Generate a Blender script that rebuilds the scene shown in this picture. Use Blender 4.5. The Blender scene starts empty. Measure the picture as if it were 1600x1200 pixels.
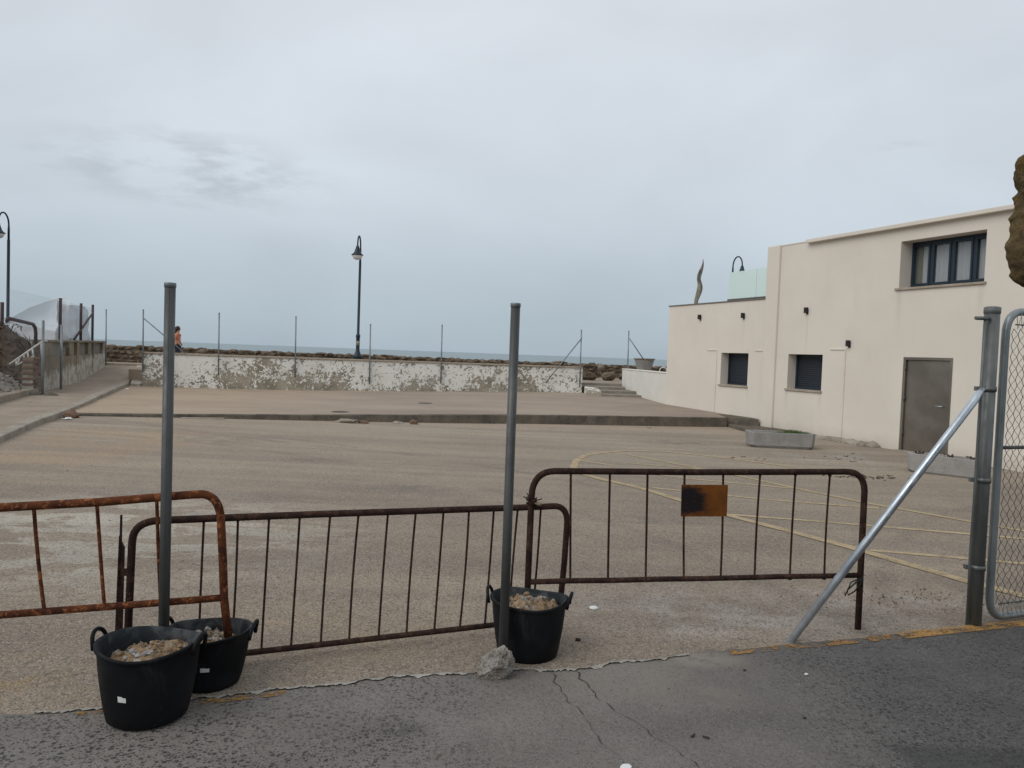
import bpy, bmesh, math, random
from mathutils import Vector, Matrix, noise
R = math.radians
random.seed(7)
sc = bpy.context.scene

# ------------------------------------------------------------------ camera
cam = bpy.data.cameras.new('camera'); co = bpy.data.objects.new('camera', cam)
sc.collection.objects.link(co); sc.camera = co
cam.sensor_fit = 'HORIZONTAL'; cam.sensor_width = 36.0; cam.lens = 27.0
cam.clip_start = 0.05; cam.clip_end = 40000
PITCH = math.atan(46.97 / 1200); ROLL = R(2.085)
co.matrix_world = Matrix.Translation((0, 0, 1.65)) @ Matrix.Rotation(R(90) - PITCH, 4, 'X') @ Matrix.Rotation(ROLL, 4, 'Z')

# ------------------------------------------------------------------ world, sun, exposure
SUN_EL, SUN_AZ = R(40), R(234)        # azimuth clockwise from +Y
w = bpy.data.worlds.new('World'); sc.world = w; w.use_nodes = True
nt = w.node_tree; N = nt.nodes; L = nt.links; N.clear()
def nd(t, **k):
    n = N.new(t)
    for a, b in k.items(): setattr(n, a, b)
    return n
out = nd('ShaderNodeOutputWorld'); bg = nd('ShaderNodeBackground'); bg.inputs[1].default_value = 0.1
sky = nd('ShaderNodeTexSky', sky_type='NISHITA', sun_disc=False, sun_elevation=SUN_EL, sun_rotation=SUN_AZ)
tc = nd('ShaderNodeTexCoord'); sp = nd('ShaderNodeSeparateXYZ'); L.new(tc.outputs['Generated'], sp.inputs[0])
rmp = nd('ShaderNodeValToRGB'); L.new(sp.outputs['Z'], rmp.inputs[0])
cr = rmp.color_ramp
cols = [(0.0, (.37, .445, .51)), (.05, (.42, .50, .56)), (.12, (.50, .565, .625)), (.20, (.568, .627, .685)), (.30, (.612, .662, .72)), (.42, (.630, .674, .727)), (1.0, (.64, .67, .70))]
for i, (p, c) in enumerate(cols):
    e = cr.elements[i] if i < 2 else cr.elements.new(p)
    e.position = p; e.color = (*c, 1)
# stretched cloud noise on the dome
mp = nd('ShaderNodeMapping'); mp.inputs['Scale'].default_value = (1.0, 1.0, 1.9); L.new(tc.outputs['Generated'], mp.inputs[0])
n1 = nd('ShaderNodeTexNoise'); n1.inputs['Scale'].default_value = 2.1; n1.inputs['Detail'].default_value = 6; n1.inputs['Roughness'].default_value = .5; n1.inputs['Distortion'].default_value = .3
L.new(mp.outputs[0], n1.inputs['Vector'])
r1 = nd('ShaderNodeMapRange'); r1.inputs[1].default_value = .3; r1.inputs[2].default_value = .7; r1.inputs[3].default_value = .90; r1.inputs[4].default_value = 1.10
L.new(n1.outputs['Fac'], r1.inputs[0])
mul = nd('ShaderNodeVectorMath', operation='SCALE'); L.new(rmp.outputs[0], mul.inputs[0]); L.new(r1.outputs[0], mul.inputs['Scale'])
# one darker wisp low on the left, one small one on the right
def wisp(az, el, sx, sz, amount, prev, seed):
    d = (math.sin(R(az)) * math.cos(R(el)), math.cos(R(az)) * math.cos(R(el)), math.sin(R(el)))
    s = nd('ShaderNodeVectorMath', operation='SUBTRACT'); L.new(tc.outputs['Generated'], s.inputs[0]); s.inputs[1].default_value = d
    m = nd('ShaderNodeVectorMath', operation='MULTIPLY'); L.new(s.outputs[0], m.inputs[0]); m.inputs[1].default_value = (1 / sx, 1 / sx, 1 / sz)
    ln = nd('ShaderNodeVectorMath', operation='LENGTH'); L.new(m.outputs[0], ln.inputs[0])
    a = nd('ShaderNodeMapRange', interpolation_type='SMOOTHSTEP'); a.inputs[1].default_value = 1; a.inputs[2].default_value = .2; a.inputs[3].default_value = 0; a.inputs[4].default_value = 1
    L.new(ln.outputs['Value'], a.inputs[0])
    mm = nd('ShaderNodeMapping'); mm.inputs['Scale'].default_value = (1, 1, 3.5); mm.inputs['Location'].default_value = (seed, 0, 0); L.new(tc.outputs['Generated'], mm.inputs[0])
    nn = nd('ShaderNodeTexNoise'); nn.inputs['Scale'].default_value = 11; nn.inputs['Detail'].default_value = 7; nn.inputs['Roughness'].default_value = .6; L.new(mm.outputs[0], nn.inputs['Vector'])
    b = nd('ShaderNodeMapRange', interpolation_type='SMOOTHSTEP'); b.inputs[1].default_value = .40; b.inputs[2].default_value = .66; b.inputs[3].default_value = 0; b.inputs[4].default_value = amount
    L.new(nn.outputs['Fac'], b.inputs[0])
    mu = nd('ShaderNodeMath', operation='MULTIPLY'); L.new(a.outputs[0], mu.inputs[0]); L.new(b.outputs[0], mu.inputs[1])
    inv = nd('ShaderNodeMath', operation='SUBTRACT'); inv.inputs[0].default_value = 1; L.new(mu.outputs[0], inv.inputs[1])
    o = nd('ShaderNodeVectorMath', operation='SCALE'); L.new(prev, o.inputs[0]); L.new(inv.outputs[0], o.inputs['Scale'])
    return o.outputs[0]
cl = wisp(-23.0, 11.6, .21, .060, .22, mul.outputs[0], 1.3)
cl = wisp(26, 14.3, .04, .010, .10, cl, 3)
x10 = nd('ShaderNodeVectorMath', operation='SCALE'); x10.inputs['Scale'].default_value = 10; L.new(cl, x10.inputs[0])
mix = nd('ShaderNodeMix', data_type='RGBA'); mix.inputs[0].default_value = .95
L.new(sky.outputs[0], mix.inputs[6]); L.new(x10.outputs[0], mix.inputs[7])
L.new(mix.outputs[2], bg.inputs[0]); L.new(bg.outputs[0], out.inputs[0])

sl = bpy.data.lights.new('sun', 'SUN'); sl.energy = 1.25; sl.angle = R(45); sl.color = (1, .955, .90)
so = bpy.data.objects.new('sun', sl); sc.collection.objects.link(so)
sd = Vector((math.sin(SUN_AZ) * math.cos(SUN_EL), math.cos(SUN_AZ) * math.cos(SUN_EL), math.sin(SUN_EL)))
so.rotation_euler = (-sd).to_track_quat('-Z', 'Y').to_euler(); so.location = (0, 0, 30)
sc.view_settings.view_transform = 'Standard'; sc.view_settings.look = 'None'
sc.view_settings.exposure = 0.12; sc.view_settings.gamma = 1.0
sc.view_settings.use_curve_mapping = False

# ------------------------------------------------------------------ materials
class NB:
    def __init__(s, name):
        s.m = bpy.data.materials.new(name); s.m.use_nodes = True
        s.t = s.m.node_tree; s.N = s.t.nodes; s.L = s.t.links
        s.b = s.N['Principled BSDF']; s.tc = s.N.new('ShaderNodeTexCoord'); s.o = s.N['Material Output']
        g = s.N.new('ShaderNodeNewGeometry'); s.pos = g.outputs['Position']
    def noise(s, scale, detail=4, rough=.55, dist=0, vec=None, sv=None, loc=None):
        n = s.N.new('ShaderNodeTexNoise'); n.inputs['Scale'].default_value = scale; n.inputs['Detail'].default_value = detail
        n.inputs['Roughness'].default_value = rough; n.inputs['Distortion'].default_value = dist
        v = vec or s.pos
        if sv or loc:
            m = s.N.new('ShaderNodeMapping'); m.inputs['Scale'].default_value = sv or (1, 1, 1); m.inputs['Location'].default_value = loc or (0, 0, 0)
            s.L.new(v, m.inputs[0]); v = m.outputs[0]
        s.L.new(v, n.inputs['Vector']); return n.outputs['Fac']
    def voro(s, scale, feat='F1', out='Distance', rnd=1, sv=None):
        n = s.N.new('ShaderNodeTexVoronoi'); n.feature = feat; n.inputs['Scale'].default_value = scale; n.inputs['Randomness'].default_value = rnd
        v = s.pos
        if sv:
            m = s.N.new('ShaderNodeMapping'); m.inputs['Scale'].default_value = sv; s.L.new(v, m.inputs[0]); v = m.outputs[0]
        s.L.new(v, n.inputs['Vector']); return n.outputs[out]
    def rng(s, x, a, b, lo=0, hi=1, smooth=True):
        n = s.N.new('ShaderNodeMapRange')
        if smooth: n.interpolation_type = 'SMOOTHSTEP'
        for i, v in enumerate((a, b, lo, hi)): n.inputs[i + 1].default_value = v
        s.L.new(x, n.inputs[0]); return n.outputs[0]
    def mix(s, f, a, b, mode='MIX'):
        n = s.N.new('ShaderNodeMix'); n.data_type = 'RGBA'; n.blend_type = mode
        for i, v in ((0, f), (6, a), (7, b)):
            if isinstance(v, (int, float)): n.inputs[i].default_value = v
            elif isinstance(v, tuple): n.inputs[i].default_value = (*v, 1)
            else: s.L.new(v, n.inputs[i])
        return n.outputs[2]
    def math(s, op, a, b=0):
        n = s.N.new('ShaderNodeMath'); n.operation = op
        for i, v in ((0, a), (1, b)):
            if isinstance(v, (int, float)): n.inputs[i].default_value = v
            else: s.L.new(v, n.inputs[i])
        return n.outputs[0]
    def sep(s, ax):
        n = s.N.new('ShaderNodeSeparateXYZ'); s.L.new(s.pos, n.inputs[0]); return n.outputs[ax]
    def spot(s, c, r):      # soft 0..1 mask of a stain round a place on the ground
        n = s.N.new('ShaderNodeVectorMath'); n.operation = 'SUBTRACT'; s.L.new(s.pos, n.inputs[0]); n.inputs[1].default_value = c
        m = s.N.new('ShaderNodeVectorMath'); m.operation = 'MULTIPLY'; s.L.new(n.outputs[0], m.inputs[0]); m.inputs[1].default_value = tuple(1 / q for q in r)
        l = s.N.new('ShaderNodeVectorMath'); l.operation = 'LENGTH'; s.L.new(m.outputs[0], l.inputs[0])
        return s.rng(l.outputs['Value'], 1, .2, 0, 1)
    def bump(s, h, strength, dist=.01, prev=None):
        n = s.N.new('ShaderNodeBump'); n.inputs['Strength'].default_value = strength; n.inputs['Distance'].default_value = dist
        s.L.new(h, n.inputs['Height'])
        if prev is not None: s.L.new(prev, n.inputs['Normal'])
        s.L.new(n.outputs[0], s.b.inputs['Normal']); return n.outputs[0]
    def done(s, col, rough=.8, metal=0, spec=.3):
        for k, v in (('Base Color', col), ('Roughness', rough), ('Metallic', metal), ('Specular IOR Level', spec)):
            if isinstance(v, tuple): s.b.inputs[k].default_value = (*v, 1)
            elif isinstance(v, (int, float)): s.b.inputs[k].default_value = v
            else: s.L.new(v, s.b.inputs[k])
        return s.m

def simple(name, c, rough=.6, metal=0, var=.15, scale=6, spec=.4, bump=.1, bscale=60):
    b = NB(name); dk = tuple(v * (1 - var) for v in c); lt = tuple(min(1, v * (1 + var)) for v in c)
    col = b.mix(b.noise(scale, 6), dk, lt)
    if bump: b.bump(b.noise(bscale, 3), bump, .004)
    return b.done(col, rough, metal, spec)

M = {}
# worn tan asphalt of the car park, with exposed aggregate
b = NB('lot_asphalt')
big = b.noise(.35, 5, .6); mid = b.noise(1.7, 6, .65); fine = b.noise(90, 3, .7)
col = b.mix(b.rng(big, .35, .65), (.20, .160, .122), (.278, .224, .170))
col = b.mix(b.rng(mid, .45, .75, 0, .45), col, (.29, .245, .195))
col = b.mix(b.rng(b.noise(.8, 4, .6, 0, None, (.15, 1, 1)), .5, .72, 0, .5), col, (.155, .13, .108))
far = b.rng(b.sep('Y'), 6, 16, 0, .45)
dust_and_light = b.math('MULTIPLY', b.rng(b.sep('Y'), 7, 15), b.rng(b.noise(.5, 5, .6, 0, None, (.35, 1, 1), (3, 1, 0)), .34, .6, .45, .9))  # far dust; its depth ramp also paints the foreground light falloff into the colour
col = b.mix(dust_and_light, col, (.325, .268, .205))
# pale worn-through patch on the left, powdery patch by the gate, ochre sand by the kerbs
p1 = b.math('MULTIPLY', b.spot((-3.6, 6.6, 0), (2.9, 2.4, 1)), b.rng(b.noise(1.5, 9, .68, .6, None, (.7, 1.5, 1)), .475, .515))
col = b.mix(b.math('MULTIPLY', p1, .72), col, (.43, .405, .345))
p2 = b.math('MULTIPLY', b.spot((1.4, 5.0, 0), (1.5, .8, 1)), b.rng(b.noise(2.2, 6, .6), .38, .66))
col = b.mix(b.math('MULTIPLY', p2, .6), col, (.40, .375, .35))
p2 = b.math('MULTIPLY', b.spot((2.7, 5.3, 0), (1.3, .6, 1)), b.rng(b.noise(2.8, 6, .6), .38, .66))
col = b.mix(b.math('MULTIPLY', p2, .5), col, (.38, .36, .34))
p3 = b.math('MULTIPLY', b.spot((-.9, 4.3, 0), (1.6, .75, 1)), b.rng(b.noise(1.9, 6, .6), .35, .65))
col = b.mix(b.math('MULTIPLY', p3, .65), col, (.27, .205, .135))
p3 = b.math('MULTIPLY', b.spot((-6.6, 12.5, 0), (2.6, 5.5, 1)), b.rng(b.noise(.9, 6, .6), .34, .6))
col = b.mix(b.math('MULTIPLY', p3, .75), col, (.33, .24, .155))
p4 = b.math('MULTIPLY', b.spot((-2.6, 3.6, 0), (.8, .5, 1)), b.rng(b.noise(4, 6, .6), .42, .7))
col = b.mix(b.math('MULTIPLY', p4, .55), col, (.30, .19, .06))
p5 = b.math('MULTIPLY', b.spot((6.6, 14.6, 0), (2.8, 1.9, 1)), b.rng(b.noise(1.1, 7, .6, .5), .45, .6))
col = b.mix(b.math('MULTIPLY', p5, .6), col, (.36, .34, .31))
# swept bands, dust drift below the terrace step, faint tyre arcs
band = b.rng(b.noise(1.0, 5, .6, .15, None, (.10, 1.6, 1), (7, 3, 0)), .40, .62)
col = b.mix(b.math('MULTIPLY', band, .34), col, (.135, .112, .09))
ky = b.math('SUBTRACT', b.math('ADD', b.math('MULTIPLY', b.sep('X'), .235), 19.35), b.sep('Y'))
drift = b.math('MULTIPLY', b.rng(b.math('ADD', ky, b.math('MULTIPLY', b.noise(.9, 6, .65), 2.2)), 2.9, .6), b.rng(b.noise(1.3, 5), .3, .55, .45, 1))
col = b.mix(b.math('MULTIPLY', drift, .75), col, (.37, .285, .215))
for (cx, cy_, rad, wd) in ((-9, 2, 11.6, .16), (-9, 2, 13.1, .16), (13, 1, 11.2, .13), (2, 30, 17.4, .18)):
    v_ = b.N.new('ShaderNodeVectorMath'); v_.operation = 'SUBTRACT'; b.L.new(b.pos, v_.inputs[0]); v_.inputs[1].default_value = (cx, cy_, 0)
    l_ = b.N.new('ShaderNodeVectorMath'); l_.operation = 'LENGTH'; b.L.new(v_.outputs[0], l_.inputs[0])
    dd = b.math('ABSOLUTE', b.math('SUBTRACT', l_.outputs['Value'], rad)); tr_ = b.math('MULTIPLY', b.rng(dd, wd, wd * .2), b.rng(b.noise(.8, 6, .65), .38, .62))
    col = b.mix(b.math('MULTIPLY', tr_, .30), col, (.10, .088, .078))
for (sx, sy, sr) in ((-1.2, 9.5, .55), (1.5, 8.0, .35), (-5.2, 13.5, .8), (3.6, 16.4, .9), (-3.0, 11.6, .4)):
    sm_ = b.math('MULTIPLY', b.spot((sx, sy, 0), (sr * 1.6, sr, 1)), b.rng(b.noise(3.2, 6, .65), .36, .6)); col = b.mix(b.math('MULTIPLY', sm_, .42), col, (.085, .075, .066))
# aggregate
st = b.voro(125, 'F1', 'Color')
sg = b.N.new('ShaderNodeSeparateColor'); b.L.new(st, sg.inputs[0])
col = b.mix(b.rng(sg.outputs[0], .74, .94, 0, .5), col, (.38, .345, .30))
col = b.mix(b.rng(sg.outputs[1], .66, .93, 0, .62), col, (.062, .055, .048))
st2 = b.voro(34, 'F1', 'Color'); sg2 = b.N.new('ShaderNodeSeparateColor'); b.L.new(st2, sg2.inputs[0])
col = b.mix(b.rng(sg2.outputs[2], .93, .985, 0, .4), col, (.085, .078, .072))
col = b.mix(b.rng(b.noise(60, 4, .7), .3, .7, 0, 1), col, b.mix(1.0, col, (1.28, 1.28, 1.28), 'MULTIPLY'))
nb = b.bump(b.voro(80), .55, .006); b.bump(b.noise(9, 6, .65), .35, .03, nb)
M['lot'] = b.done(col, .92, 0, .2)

# darker pitted asphalt of the street
b = NB('street_asphalt')
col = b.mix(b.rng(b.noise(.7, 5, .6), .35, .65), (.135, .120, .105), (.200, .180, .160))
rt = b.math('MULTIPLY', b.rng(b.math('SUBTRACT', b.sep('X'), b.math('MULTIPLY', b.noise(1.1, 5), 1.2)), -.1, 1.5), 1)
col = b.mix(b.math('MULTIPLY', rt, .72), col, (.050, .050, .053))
zone = b.math('MAXIMUM', b.rng(b.math('ADD', b.sep('X'), b.math('MULTIPLY', b.noise(1.4), 1.0)), .75, -.2, .12, 1), b.rng(b.math('SUBTRACT', b.sep('X'), b.math('MULTIPLY', b.noise(1.7), .9)), .5, 1.4, 0, 1))
zone = b.math('MULTIPLY', zone, b.rng(b.noise(1.3, 4), .3, .55, .35, 1))
def spots(sc, r0, r1, keep):
    n = b.N.new('ShaderNodeTexVoronoi'); n.inputs['Scale'].default_value = sc
    w1 = b.N.new('ShaderNodeVectorMath'); w1.operation = 'ADD'; nz = b.N.new('ShaderNodeTexNoise'); nz.inputs['Scale'].default_value = sc * 1.1; b.L.new(b.pos, nz.inputs['Vector'])
    w2 = b.N.new('ShaderNodeVectorMath'); w2.operation = 'SCALE'; b.L.new(nz.outputs['Color'], w2.inputs[0]); w2.inputs['Scale'].default_value = .55 / sc; b.L.new(b.pos, w1.inputs[0]); b.L.new(w2.outputs[0], w1.inputs[1])
    b.L.new(w1.outputs[0], n.inputs['Vector']); c = b.N.new('ShaderNodeSeparateColor'); b.L.new(n.outputs['Color'], c.inputs[0])
    return b.math('MULTIPLY', b.rng(n.outputs['Distance'], r0, r1), b.rng(c.outputs[0], keep, keep + .08))
pit = b.math('MULTIPLY', b.math('MAXIMUM', spots(40, .50, .26, .50), spots(75, .48, .24, .50)), zone)
blot = b.math('MULTIPLY', b.spot((-.42, 3.28, 0), (.14, .10, 1)), b.rng(b.noise(7, 5), .3, .6))
col = b.mix(b.math('MULTIPLY', blot, .5), col, (.05, .047, .044))
col = b.mix(b.math('MULTIPLY', pit, .95), col, (.028, .026, .025))
st = b.voro(150, 'F1', 'Color'); sg = b.N.new('ShaderNodeSeparateColor'); b.L.new(st, sg.inputs[0])
col = b.mix(b.rng(sg.outputs[0], .75, .95, 0, .4), col, (.23, .225, .22))
col = b.mix(b.rng(sg.outputs[1], .7, .95, 0, .5), col, (.045, .045, .05))
gd = b.math('MAXIMUM', b.math('MULTIPLY', b.spot((1.0, 3.9, 0), (1.1, .45, 1)), b.rng(b.noise(3, 5), .35, .65)), b.math('MULTIPLY', b.spot((1.05, 4.2, 0), (.48, .20, 1)), b.rng(b.noise(9, 6), .3, .5, .4, 1.9)))
col = b.mix(b.math('MULTIPLY', gd, .5), col, (.22, .195, .165))
sq = b.math('MULTIPLY', b.rng(b.sep('X'), 1.66, 1.76), b.rng(b.math('ADD', b.sep('Y'), b.math('MULTIPLY', b.noise(5), .05)), 3.36, 3.30))
col = b.mix(b.math('MULTIPLY', sq, .5), col, (.036, .038, .038))
nb = b.bump(b.voro(130), .4, .004); nb = b.bump(b.noise(14, 5, .6), .3, .02, nb)
b.bump(b.math('SUBTRACT', 1, pit), .5, .008, nb)
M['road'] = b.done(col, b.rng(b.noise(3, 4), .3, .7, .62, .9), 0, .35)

def concrete(name, c, c2, stain=(.1, .09, .075), amt=.5, scale=1.5, bump=.35, rough=.9):
    b = NB(name)
    col = b.mix(b.rng(b.noise(scale, 7, .62), .3, .7), c, c2)
    col = b.mix(b.rng(b.noise(scale * 2.7, 8, .65, .4), .52, .72, 0, amt), col, stain)
    col = b.mix(b.rng(b.noise(70, 3), .3, .7, 0, .35), col, b.mix(1.0, col, (.6, .6, .6), 'MULTIPLY'))
    nb = b.bump(b.noise(60, 4, .7), bump, .006); b.bump(b.noise(7, 5), bump, .03, nb)
    return b.done(col, rough, 0, .2)
M['terrace'] = None
b = NB('terrace_concrete')
col = b.mix(b.rng(b.noise(.45, 5, .6, 0, None, (.4, 1, 1)), .3, .7), (.275, .222, .178), (.37, .30, .235))
col = b.mix(b.math('MULTIPLY', b.rng(b.sep('X'), -2, -11), .55), col, (.43, .325, .225))
col = b.mix(b.rng(b.noise(1.8, 8, .65, .3, None, (.35, 1, 1)), .52, .75, 0, .45), col, (.17, .15, .135))
col = b.mix(b.rng(b.noise(30, 3), .3, .7, 0, .35), col, b.mix(1.0, col, (.65, .65, .65), 'MULTIPLY'))
b.bump(b.noise(40, 4), .3, .01); M['terrace'] = b.done(col, .92, 0, .2)
M['path'] = concrete('path_concrete', (.27, .22, .17), (.345, .28, .215), (.15, .13, .11), .45, 1.2)
M['kerb'] = concrete('kerb_concrete', (.10, .088, .07), (.18, .155, .122), (.05, .043, .035), .7, 2.8)
M['steps'] = concrete('step_concrete', (.22, .195, .16), (.31, .275, .23), (.12, .10, .08), .6, 3)
M['kerb_pale'] = concrete('kerbstone_pale', (.27, .235, .19), (.37, .33, .27), (.12, .10, .08), .75, 2.4)
M['mortar'] = concrete('mortar_edge', (.29, .27, .24), (.40, .38, .345), (.2, .18, .15), .7, 9)
M['coping'] = concrete('coping_concrete', (.34, .285, .225), (.42, .36, .29), (.18, .15, .12), .5, 3)
M['oldwall'] = None
# left wall: bare grey-brown render above, remains of whitewash below
b = NB('weathered_render')
col = b.mix(b.rng(b.noise(1.6, 7, .6), .3, .7), (.165, .135, .095), (.27, .225, .165))
col = b.mix(b.rng(b.noise(3, 8, .6, 0, None, (1, 1, .25)), .5, .7, 0, .6), col, (.11, .09, .065))
zz = b.math('ADD', b.sep('Z'), b.math('MULTIPLY', b.noise(2.6, 8, .7), 1.0))
zz = b.math('ADD', zz, b.math('MULTIPLY', b.rng(b.sep('Y'), 21, 31), -.55))
col = b.mix(b.rng(zz, 1.2, .98, 0, .85), col, b.mix(b.rng(b.noise(4, 6, .7), .4, .62), (.52, .49, .43), (.31, .27, .21)))
b.bump(b.noise(20, 6), .4, .02); M['oldwall'] = b.done(col, .92, 0, .2)
M['lowrender'] = concrete('stained_low_render', (.22, .175, .125), (.34, .285, .22), (.11, .085, .06), .7, 2.5)
M['panel'] = concrete('cement_panel', (.19, .17, .14), (.25, .225, .18), (.12, .1, .08), .5, 3)
# far wall: flaking white paint over ochre-grey render
b = NB('flaking_paint')
n = b.noise(4.2, 5, .6, 1.0, None, (1, 1, 1.0)); n2 = b.noise(.42, 5, .62); n3 = b.noise(10.5, 4, .6, 1.2, None, None, (5, 2, 1))
v = b.math('ADD', b.math('MULTIPLY', n, .42), b.math('MULTIPLY', n3, .58))
low = b.math('ADD', b.rng(b.sep('Z'), .95, .2, -.045, .045, False), b.math('MULTIPLY', b.math('SUBTRACT', n2, .5), .50))
v = b.math('ADD', v, low)
under = b.mix(b.rng(b.noise(2.2, 6), .35, .65), (.235, .205, .155), (.37, .33, .26))
paint = b.mix(b.rng(b.noise(1.3, 6), .3, .7), (.68, .66, .60), (.76, .745, .70))
fl = b.rng(v, .503, .532)
col = b.mix(fl, paint, under)
edge = b.math('MULTIPLY', b.rng(v, .50, .518), b.rng(v, .56, .53))
col = b.mix(b.math('MULTIPLY', edge, .55), col, (.09, .08, .06))
b.bump(b.math('SUBTRACT', 1, fl), .6, .01)
M['flake'] = b.done(col, .85, 0, .2)
# stucco of the house
b = NB('cream_stucco')
col = b.mix(b.rng(b.noise(.7, 5), .3, .7), (.645, .592, .518), (.685, .632, .557))
col = b.mix(b.rng(b.noise(2.6, 7, .65, 0, None, (1, 1, .3)), .50, .8, 0, .16), col, (.47, .42, .34))
col = b.mix(b.math('MULTIPLY', b.rng(b.math('ADD', b.sep('Z'), b.math('MULTIPLY', b.noise(5, 5), .35)), .42, .05), .35), col, (.40, .34, .26))
for (s0_, zt_, wd_, ln_) in ((2.84, 2.85, .05, 1.2), (5.26, 2.8, .04, .8), (-1.75, 3.32, .10, .9), (.14, 3.32, .10, 1.1), (2.3, .98, .08, .6), (3.45, .98, .09, .7), (4.98, .95, .07, .5), (1.55, 2.0, .03, 1.6)):
    cx, cy_ = 8.345 - .37249 * s0_, 16.541 + .92804 * s0_
    v_ = b.N.new('ShaderNodeVectorMath'); v_.operation = 'SUBTRACT'; b.L.new(b.pos, v_.inputs[0]); v_.inputs[1].default_value = (cx, cy_, zt_ - ln_ / 2)
    q_ = b.N.new('ShaderNodeSeparateXYZ'); b.L.new(v_.outputs[0], q_.inputs[0])
    al = b.math('ABSOLUTE', b.math('ADD', b.math('ADD', b.math('MULTIPLY', q_.outputs[0], -.372), b.math('MULTIPLY', q_.outputs[1], .928)), b.math('MULTIPLY', b.math('SUBTRACT', b.noise(6), .5), .06)))
    up = b.math('MULTIPLY', b.rng(q_.outputs[2], ln_ / 2, ln_ / 2 - .03), b.rng(q_.outputs[2], -ln_ / 2, ln_ / 3))
    col = b.mix(b.math('MULTIPLY', b.math('MULTIPLY', b.rng(al, wd_, wd_ * .2), up), .16), col, (.33, .29, .23))
nb = b.bump(b.noise(160, 3), .25, .003); b.bump(b.noise(2.2, 4), .15, .03, nb); M['stucco'] = b.done(col, .9, 0, .2)
M['whitewall'] = concrete('white_paint_wall', (.68, .66, .60), (.74, .72, .67), (.50, .46, .40), .25, 2, .1)
M['roofedge'] = simple('grey_flashing', (.16, .14, .12), .6)
M['navy'] = simple('dark_blue_metal', (.014, .026, .040), .42, 0, .15, 5, .4, .03)
M['shutter'] = None
b = NB('dark_blue_shutter'); wv = b.N.new('ShaderNodeTexWave'); wv.wave_type = 'BANDS'; wv.bands_direction = 'Z'; wv.inputs['Scale'].default_value = 6
b.L.new(b.pos, wv.inputs['Vector']); b.bump(wv.outputs['Fac'], .6, .01); M['shutter'] = b.done(b.mix(b.noise(3), (.010, .015, .022), (.016, .022, .031)), .45, 0, .4)
M['steel'] = None
b = NB('brushed_steel'); n = b.noise(30, 5, .6, 0, None, (.05, .05, 2)); b.bump(n, .05, .002)
gr = b.rng(b.noise(1.5, 5), .3, .7, .30, .5)
M['steel'] = b.done(b.mix(b.rng(b.noise(1.1, 4), .3, .7), (.20, .175, .145), (.29, .26, .22)), gr, .85, .5)
M['black'] = simple('black_metal', (.012, .012, .013), .5)
M['lampblue'] = simple('dark_blue_paint', (.006, .020, .030), .45, 0, .1, 2, .4, 0)
M['bowl'] = simple('opal_plastic', (.72, .70, .66), .3, 0, .03, 3, .5, 0)
def galv(name, c, c2, rough=.45, metal=.75, stain=.35):
    b = NB(name); col = b.mix(b.rng(b.noise(7, 5, .6, 0, None, (1, 1, .25)), .35, .65), c, c2)
    col = b.mix(b.rng(b.noise(25, 6, .7), .58, .75, 0, stain), col, (.12, .10, .08))
    b.bump(b.noise(120, 3), .08, .002)
    return b.done(col, b.rng(b.noise(14, 4), .3, .7, rough - .08, rough + .15), metal, .5)
M['galv_dark'] = galv('weathered_galvanised_steel', (.066, .069, .068), (.108, .112, .110), .52, .45, .5)
M['galv_post'] = galv('green_grey_galvanised_steel', (.10, .107, .104), (.165, .174, .168), .5, .45, .4)
M['galv_mid'] = galv('grey_galvanised_steel', (.17, .19, .195), (.27, .295, .30), .45, .6, .3)
M['galv'] = galv('galvanised_steel', (.42, .47, .52), (.58, .63, .67), .38, .85, .15)
M['galv_far'] = galv('dull_galvanised_steel', (.17, .195, .21), (.25, .275, .29), .55, .4)
def rust(name, dark, mid, bright, amt):
    b = NB(name); col = b.mix(b.rng(b.noise(9, 6, .65), .35, .65), dark, mid)
    col = b.mix(b.rng(b.noise(28, 7, .7, .4), .5, .64, 0, amt), col, bright)
    nb = b.bump(b.noise(90, 5, .7), .5, .003); b.bump(b.noise(24, 6), .4, .006, nb)
    return b.done(col, .88, 0, .15)
M['rust_orange'] = rust('flaking_orange_rust', (.045, .016, .009), (.115, .038, .015), (.33, .12, .045), .85)
M['rust_dark'] = rust('dark_brown_rust', (.020, .012, .010), (.044, .024, .018), (.10, .050, .032), .65)
b = NB('burnt_rust_plate')
col = b.mix(b.rng(b.noise(6, 6, .6), .3, .7), (.105, .036, .007), (.20, .068, .011))
col = b.mix(b.rng(b.noise(26, 6, .7, .3, None, (.5, .5, 2)), .56, .72, 0, .7), col, (.10, .035, .01))
sp1 = b.math('ADD', b.spot((1.09, 4.63, .80), (.21, .5, .15)), b.math('MULTIPLY', b.math('SUBTRACT', b.noise(13, 6, .7, 0, None, (.6, .6, 2)), .5), 1.3))
col = b.mix(b.rng(sp1, .25, .85), col, (.014, .010, .012))
col = b.mix(b.rng(b.voro(34, 'F1', 'Distance', .5, (.6, .6, 1.4)), .30, .12, 0, .6), col, (.05, .02, .01)); b.bump(b.noise(60, 5), .4, .004); M['plate'] = b.done(col, .8, 0, .2)
M['rubber'] = None
b = NB('black_rubber')
col = b.mix(b.rng(b.noise(5, 6), .4, .7), (.0045, .005, .006), (.010, .011, .013))
col = b.mix(b.rng(b.noise(6, 8, .72, .6, None, (1, 1, .35)), .54, .80, 0, .55), col, (.075, .075, .073))
b.bump(b.noise(40, 4), .1, .004); M['rubber'] = b.done(col, b.rng(b.noise(6), .3, .7, .5, .75), 0, .16)
b = NB('dusty_rubber')
col = b.mix(b.rng(b.noise(9, 7, .7, .4), .42, .68), (.020, .024, .028), (.075, .080, .082)); b.bump(b.noise(30, 5), .2, .004); M['rubber_dusty'] = b.done(col, .8, 0, .15)
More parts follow.
